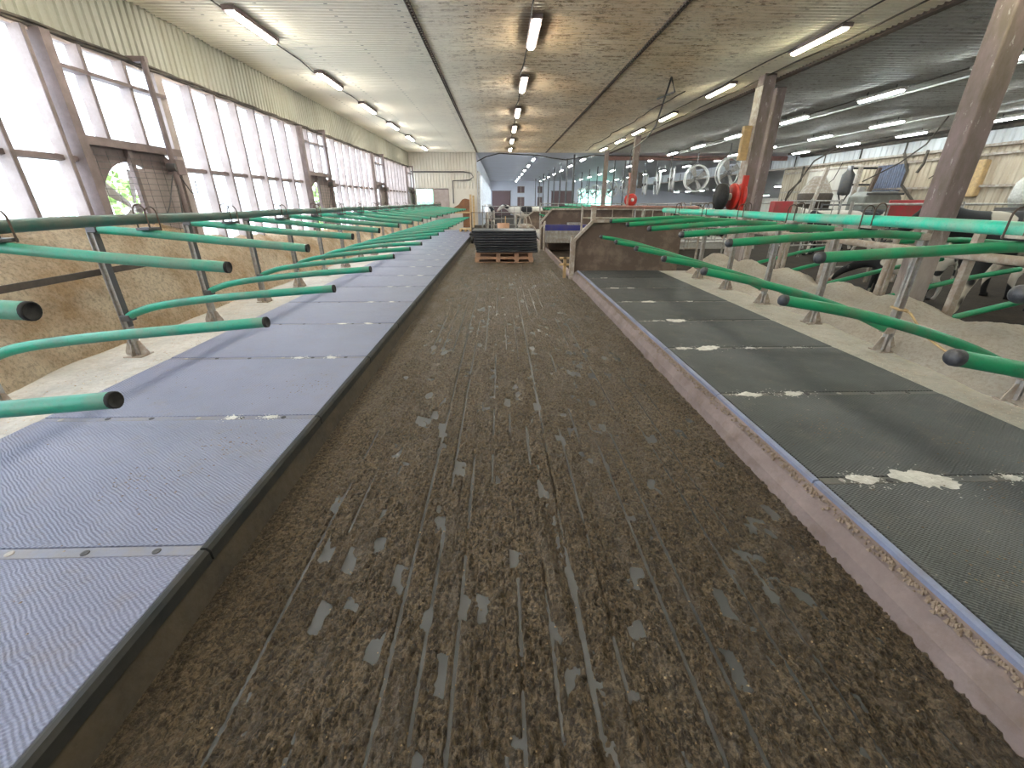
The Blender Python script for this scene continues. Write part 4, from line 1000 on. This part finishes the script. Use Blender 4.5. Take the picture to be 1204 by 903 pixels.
t = empty('wall_cabinet', (16.24, 20.2, 1.6), 'white small box on the beige wall left of the tank', 'box'); MB().box(-.1,.2,0,.6,0,.6).build('body', M['white'], t, .02)
t = empty('tan_panel', (16.3, 15.35, 1.75), 'tan upright panel on the beige wall, just right of the nearest big post', 'panel'); MB().box(0,.235,0,.5,0,1.15).build('sheet', M['timber_pale'], t, .05)
t = empty('feed_sack', (16.0, 13.5, -.02), 'pale speckled sack by the beige wall at the right frame edge', 'sack'); MB().lathe([(0,1.45),(.26,1.46),(.34,1.7),(.30,2.15),(.16,2.35),(0,2.37)], n=14).build('sack', M['powder'], t); MB().box(-.4,.4,-.35,.35,0,1.45).build('stand', M['galv_dark'], t)
for i, (pts, r, lab) in enumerate([
    ([(13.2,14,3.9),(13.0,14.2,3.2),(12.6,14.5,2.7),(12.0,15,2.2)], .022, 'black cable hanging diagonally down from the ceiling edge by the grille'),
    ([(15.9,18.2,3.35),(16.0,17.9,2.7),(16.05,18.0,2.2),(16.05,17.0,1.4)], .05, 'thick black hose hanging down the beige wall behind the red board'),
    ([(15.9,17.2,3.35),(15.9,17.2,2.9),(15.85,17.3,2.6)], .05, 'short black hose hanging right of the thick black hose'),
    ([(16.3,16.5,2.9),(16.3,16.9,2.3),(16.3,16.3,2.0),(16.3,15.9,2.5),(16.3,16.5,2.8),(16.3,17.2,2.4)], .018, 'thin looped wire on the beige wall left of the big post'),
    ([(16.2,24.5,3.3),(16.0,24.2,2.6),(15.9,24.8,2.1),(16.0,25.2,1.4)], .05, 'black hose sagging at the far left edge of the beige wall'),
    ([(16.3,21.9,3.3),(16.3,22.2,2.6),(16.3,22.9,2.2),(16.3,23.3,1.4)], .016, 'thin wire curving over the pale stained board')]):
    tag(MB().tube(pts, r, 7).build('hanging_cable', M['cable']), lab, 'cable')
tag(MB().box(16.44,16.53,20.9,24.3,.0,3.15).build('stained_board', M['wall_end']), 'large pale stained board on the right wall left of the tank', 'board')

# ================================================================== COWS
def cow_mesh(name, walk=0, head_low=0):
    me = bpy.data.meshes.new(name); V = []; E = []; R = []
    def v(p, r, par=None):
        V.append(p); R.append(r)
        if par is not None: E.append((par, len(V)-1))
        return len(V)-1
    pel = v((-.75,0,1.12), (.24,.27)); m1 = v((-.3,0,1.03), (.33,.36), pel); m2 = v((.2,0,1.02), (.33,.37), m1); sh = v((.62,0,1.08), (.25,.32), m2)
    rump = v((-1.0,0,1.16), (.17,.18), pel)
    n1 = v((.92,0,1.20-.25*head_low), (.13,.19), sh); n2 = v((1.18,0,1.32-.6*head_low), (.10,.14), n1)
    h1 = v((1.34,0,1.38-.75*head_low), (.10,.12), n2); h2 = v((1.52,0,1.24-.85*head_low), (.075,.09), h1); h3 = v((1.68,0,1.10-.9*head_low), (.07,.07), h2)
    for s in (-1, 1):
        a = v((1.33,s*.12,1.42-.75*head_low), (.03,.045), h1); v((1.30,s*.25,1.42-.75*head_low), (.015,.05), a)
        st = walk*s
        a = v((.55,s*.14,.86), (.115,.13), sh); a = v((.56+st*.08,s*.16,.56), (.07,.075), a); a = v((.55+st*.14,s*.16,.34), (.05,.05), a); a = v((.55+st*.16,s*.16,.10), (.042,.045), a); v((.60+st*.16,s*.16,.025), (.055,.05), a)
        a = v((-.82,s*.15,.86), (.13,.17), pel); a = v((-.72-st*.08,s*.18,.62), (.09,.11), a); a = v((-.92-st*.1,s*.18,.42), (.055,.065), a); a = v((-.86-st*.14,s*.18,.12), (.042,.045), a); v((-.81-st*.14,s*.18,.025), (.055,.05), a)
    a = v((-.55,0,.70), (.15,.13), m1)
    t = v((-1.16,0,1.08), (.035,.035), rump); t = v((-1.20,0,.8), (.022,.022), t); t = v((-1.2,0,.5), (.04,.04), t)
    me.from_pydata(V, E, []); o = bpy.data.objects.new('tmpcow', me); C.objects.link(o)
    sk = o.modifiers.new('s', 'SKIN'); sk.use_smooth_shade = True
    for i, r in enumerate(R): me.skin_vertices[0].data[i].radius = r; me.skin_vertices[0].data[i].use_root = (i == 0)
    sb = o.modifiers.new('u', 'SUBSURF'); sb.levels = sb.render_levels = 2
    dg = bpy.context.evaluated_depsgraph_get(); dg.update(); res = bpy.data.meshes.new_from_object(o.evaluated_get(dg))
    bpy.data.objects.remove(o); res.name = name
    for p in res.polygons: p.use_smooth = True
    return res
CM = [cow_mesh('cow_standing'), cow_mesh('cow_walking', 1, .0), cow_mesh('cow_grazing', .6, .8)]
def cow(k, x, y, rz, thr, off, label, z=-.02, sc=1.0, group=None, white=(.62,.57,.50)):
    me = CM[k].copy(); me.materials.clear(); me.materials.append(cow_mat('cow_hide', thr, white, off=off))
    o = bpy.data.objects.new('cow', me); C.objects.link(o); o.location = (x, y, z); o.rotation_euler = (0,0,rz); o.scale = (sc, sc, sc)
    tag(o, label, 'cow', group)
    hl = [0, 0, .8][k]
    u = MB().lathe([(0,-.06),(.10,-.03),(.17,.05),(.18,.14),(0,.2)], (-.52,0,.56), n=14).build('udder', M['udder'], o)
    for dx, dy in ((.62+.16*(k==1),.16),(.62-.16*(k==1),-.16),(-.80-.14*(k==1),.18),(-.80+.14*(k==1),-.18)): MB().lathe([(0,0),(.065,0),(.05,.07),(0,.07)], (dx,dy,0), n=10).build('hoof', M['black'], o)
    if (k != 1):
        mz = MB().lathe([(0,-.02),(.062,-.02),(.066,.05),(.03,.09),(0,.1)], (1.66,0,1.11-.9*hl), (.75,0,-.65), 12).build('muzzle', M['udder'], o)
    return o
M['udder_'] = None; M['udder'] = dirty('pink_udder_skin', (.55,.36,.30), (.3,.2,.15), .3, 10, .6)
cow(1, 7.75, 6.25, PI-.08, .56, 3.1, 'black and white cow standing nearest, at the right frame edge behind the neck rail', white=(.55,.50,.42), sc=1.1)
cow(2, 7.3, 7.6, 2.6, .52, 15.0, 'small black and white calf with lowered head, behind the white posts at the right', sc=.6)
cow(0, 9.9, 7.6, .2, .50, 9.4, 'second black and white cow behind the nearest one, far right', white=(.6,.55,.48))
cow(0, -.65, 28.2, PI/2+.1, .42, 1.3, 'white and grey cow seen from behind, left of the far group')
cow(0, 1.55, 28.0, PI, .46, 5.5, 'white and black cow standing sideways in the middle of the far group')
cow(0, 3.9, 29.6, .1, .75, 2.0, 'mostly black cow, right of the sideways cow in the far group')
cow(2, 6.6, 30.5, -.6, .70, 4.0, 'black cow with lowered head at the right end of the far group')
cow(0, 6.7, 19.3, 2.9, .62, 6.2, 'dark cow behind the pale fence, left of the middle right post', sc=1.0)
cow(0, 9.3, 23.6, .2, .60, 7.7, 'black backed cow under the large facing fan')
cow(0, 9.6, 18.9, PI-.2, .52, 8.8, 'black and white cow behind the long grey fence, beside the red reel')
cow(2, 6.9, 16.9, -.1, .57, 10.2, 'dark grazing cow beyond the long grey fence, right of the middle post')
cow(1, 10.8, 14.0, 2.9, .50, 11.9, 'cow behind the tubular pen panel, before the brown tank')
cow(0, 13.5, 15.8, .1, .50, 13.0, 'cow in front of the grey hopper by the beige wall')

# ================================================================== LIGHT + CAMERA
w = bpy.data.worlds.new('world'); S.world = w; w.use_nodes = True
nt = w.node_tree; bg = nt.nodes['Background']; bg.inputs[0].default_value = (.80,.89,1,1); bg.inputs[1].default_value = 1.9
# portals guide sampling of daylight through the window wall (no light of their own)
for y0, y1 in ((YB, 8.5), (8.5, 25)):
    L = bpy.data.lights.new('window_portal', 'AREA'); L.shape = 'RECTANGLE'; L.size = y1-y0; L.size_y = 2.6; L.cycles.is_portal = True
    o = bpy.data.objects.new('window_portal', L); C.objects.link(o); o.location = (WX-.06, (y0+y1)/2, 2.0); o.rotation_euler = (PI/2, 0, -PI/2)

cam = bpy.data.cameras.new('camera'); co = bpy.data.objects.new('camera', cam); C.objects.link(co); S.camera = co
F = 490.; TH = math.atan(214.5/F); YAW = math.atan(14.5/F*math.cos(TH))
cam.sensor_fit = 'HORIZONTAL'; cam.sensor_width = 36; cam.lens = 36*F/1204; cam.clip_start = .05; cam.clip_end = 300
co.location = (0, 0, 1.6); co.rotation_euler = (PI/2 - TH, 0, -YAW)
vs = S.view_settings; vs.view_transform = 'Standard'; vs.look = 'None'; vs.gamma = 1; vs.exposure = 2.12; vs.use_curve_mapping = False
S.cycles.max_bounces = 8; S.cycles.diffuse_bounces = 5; S.cycles.transparent_max_bounces = 12
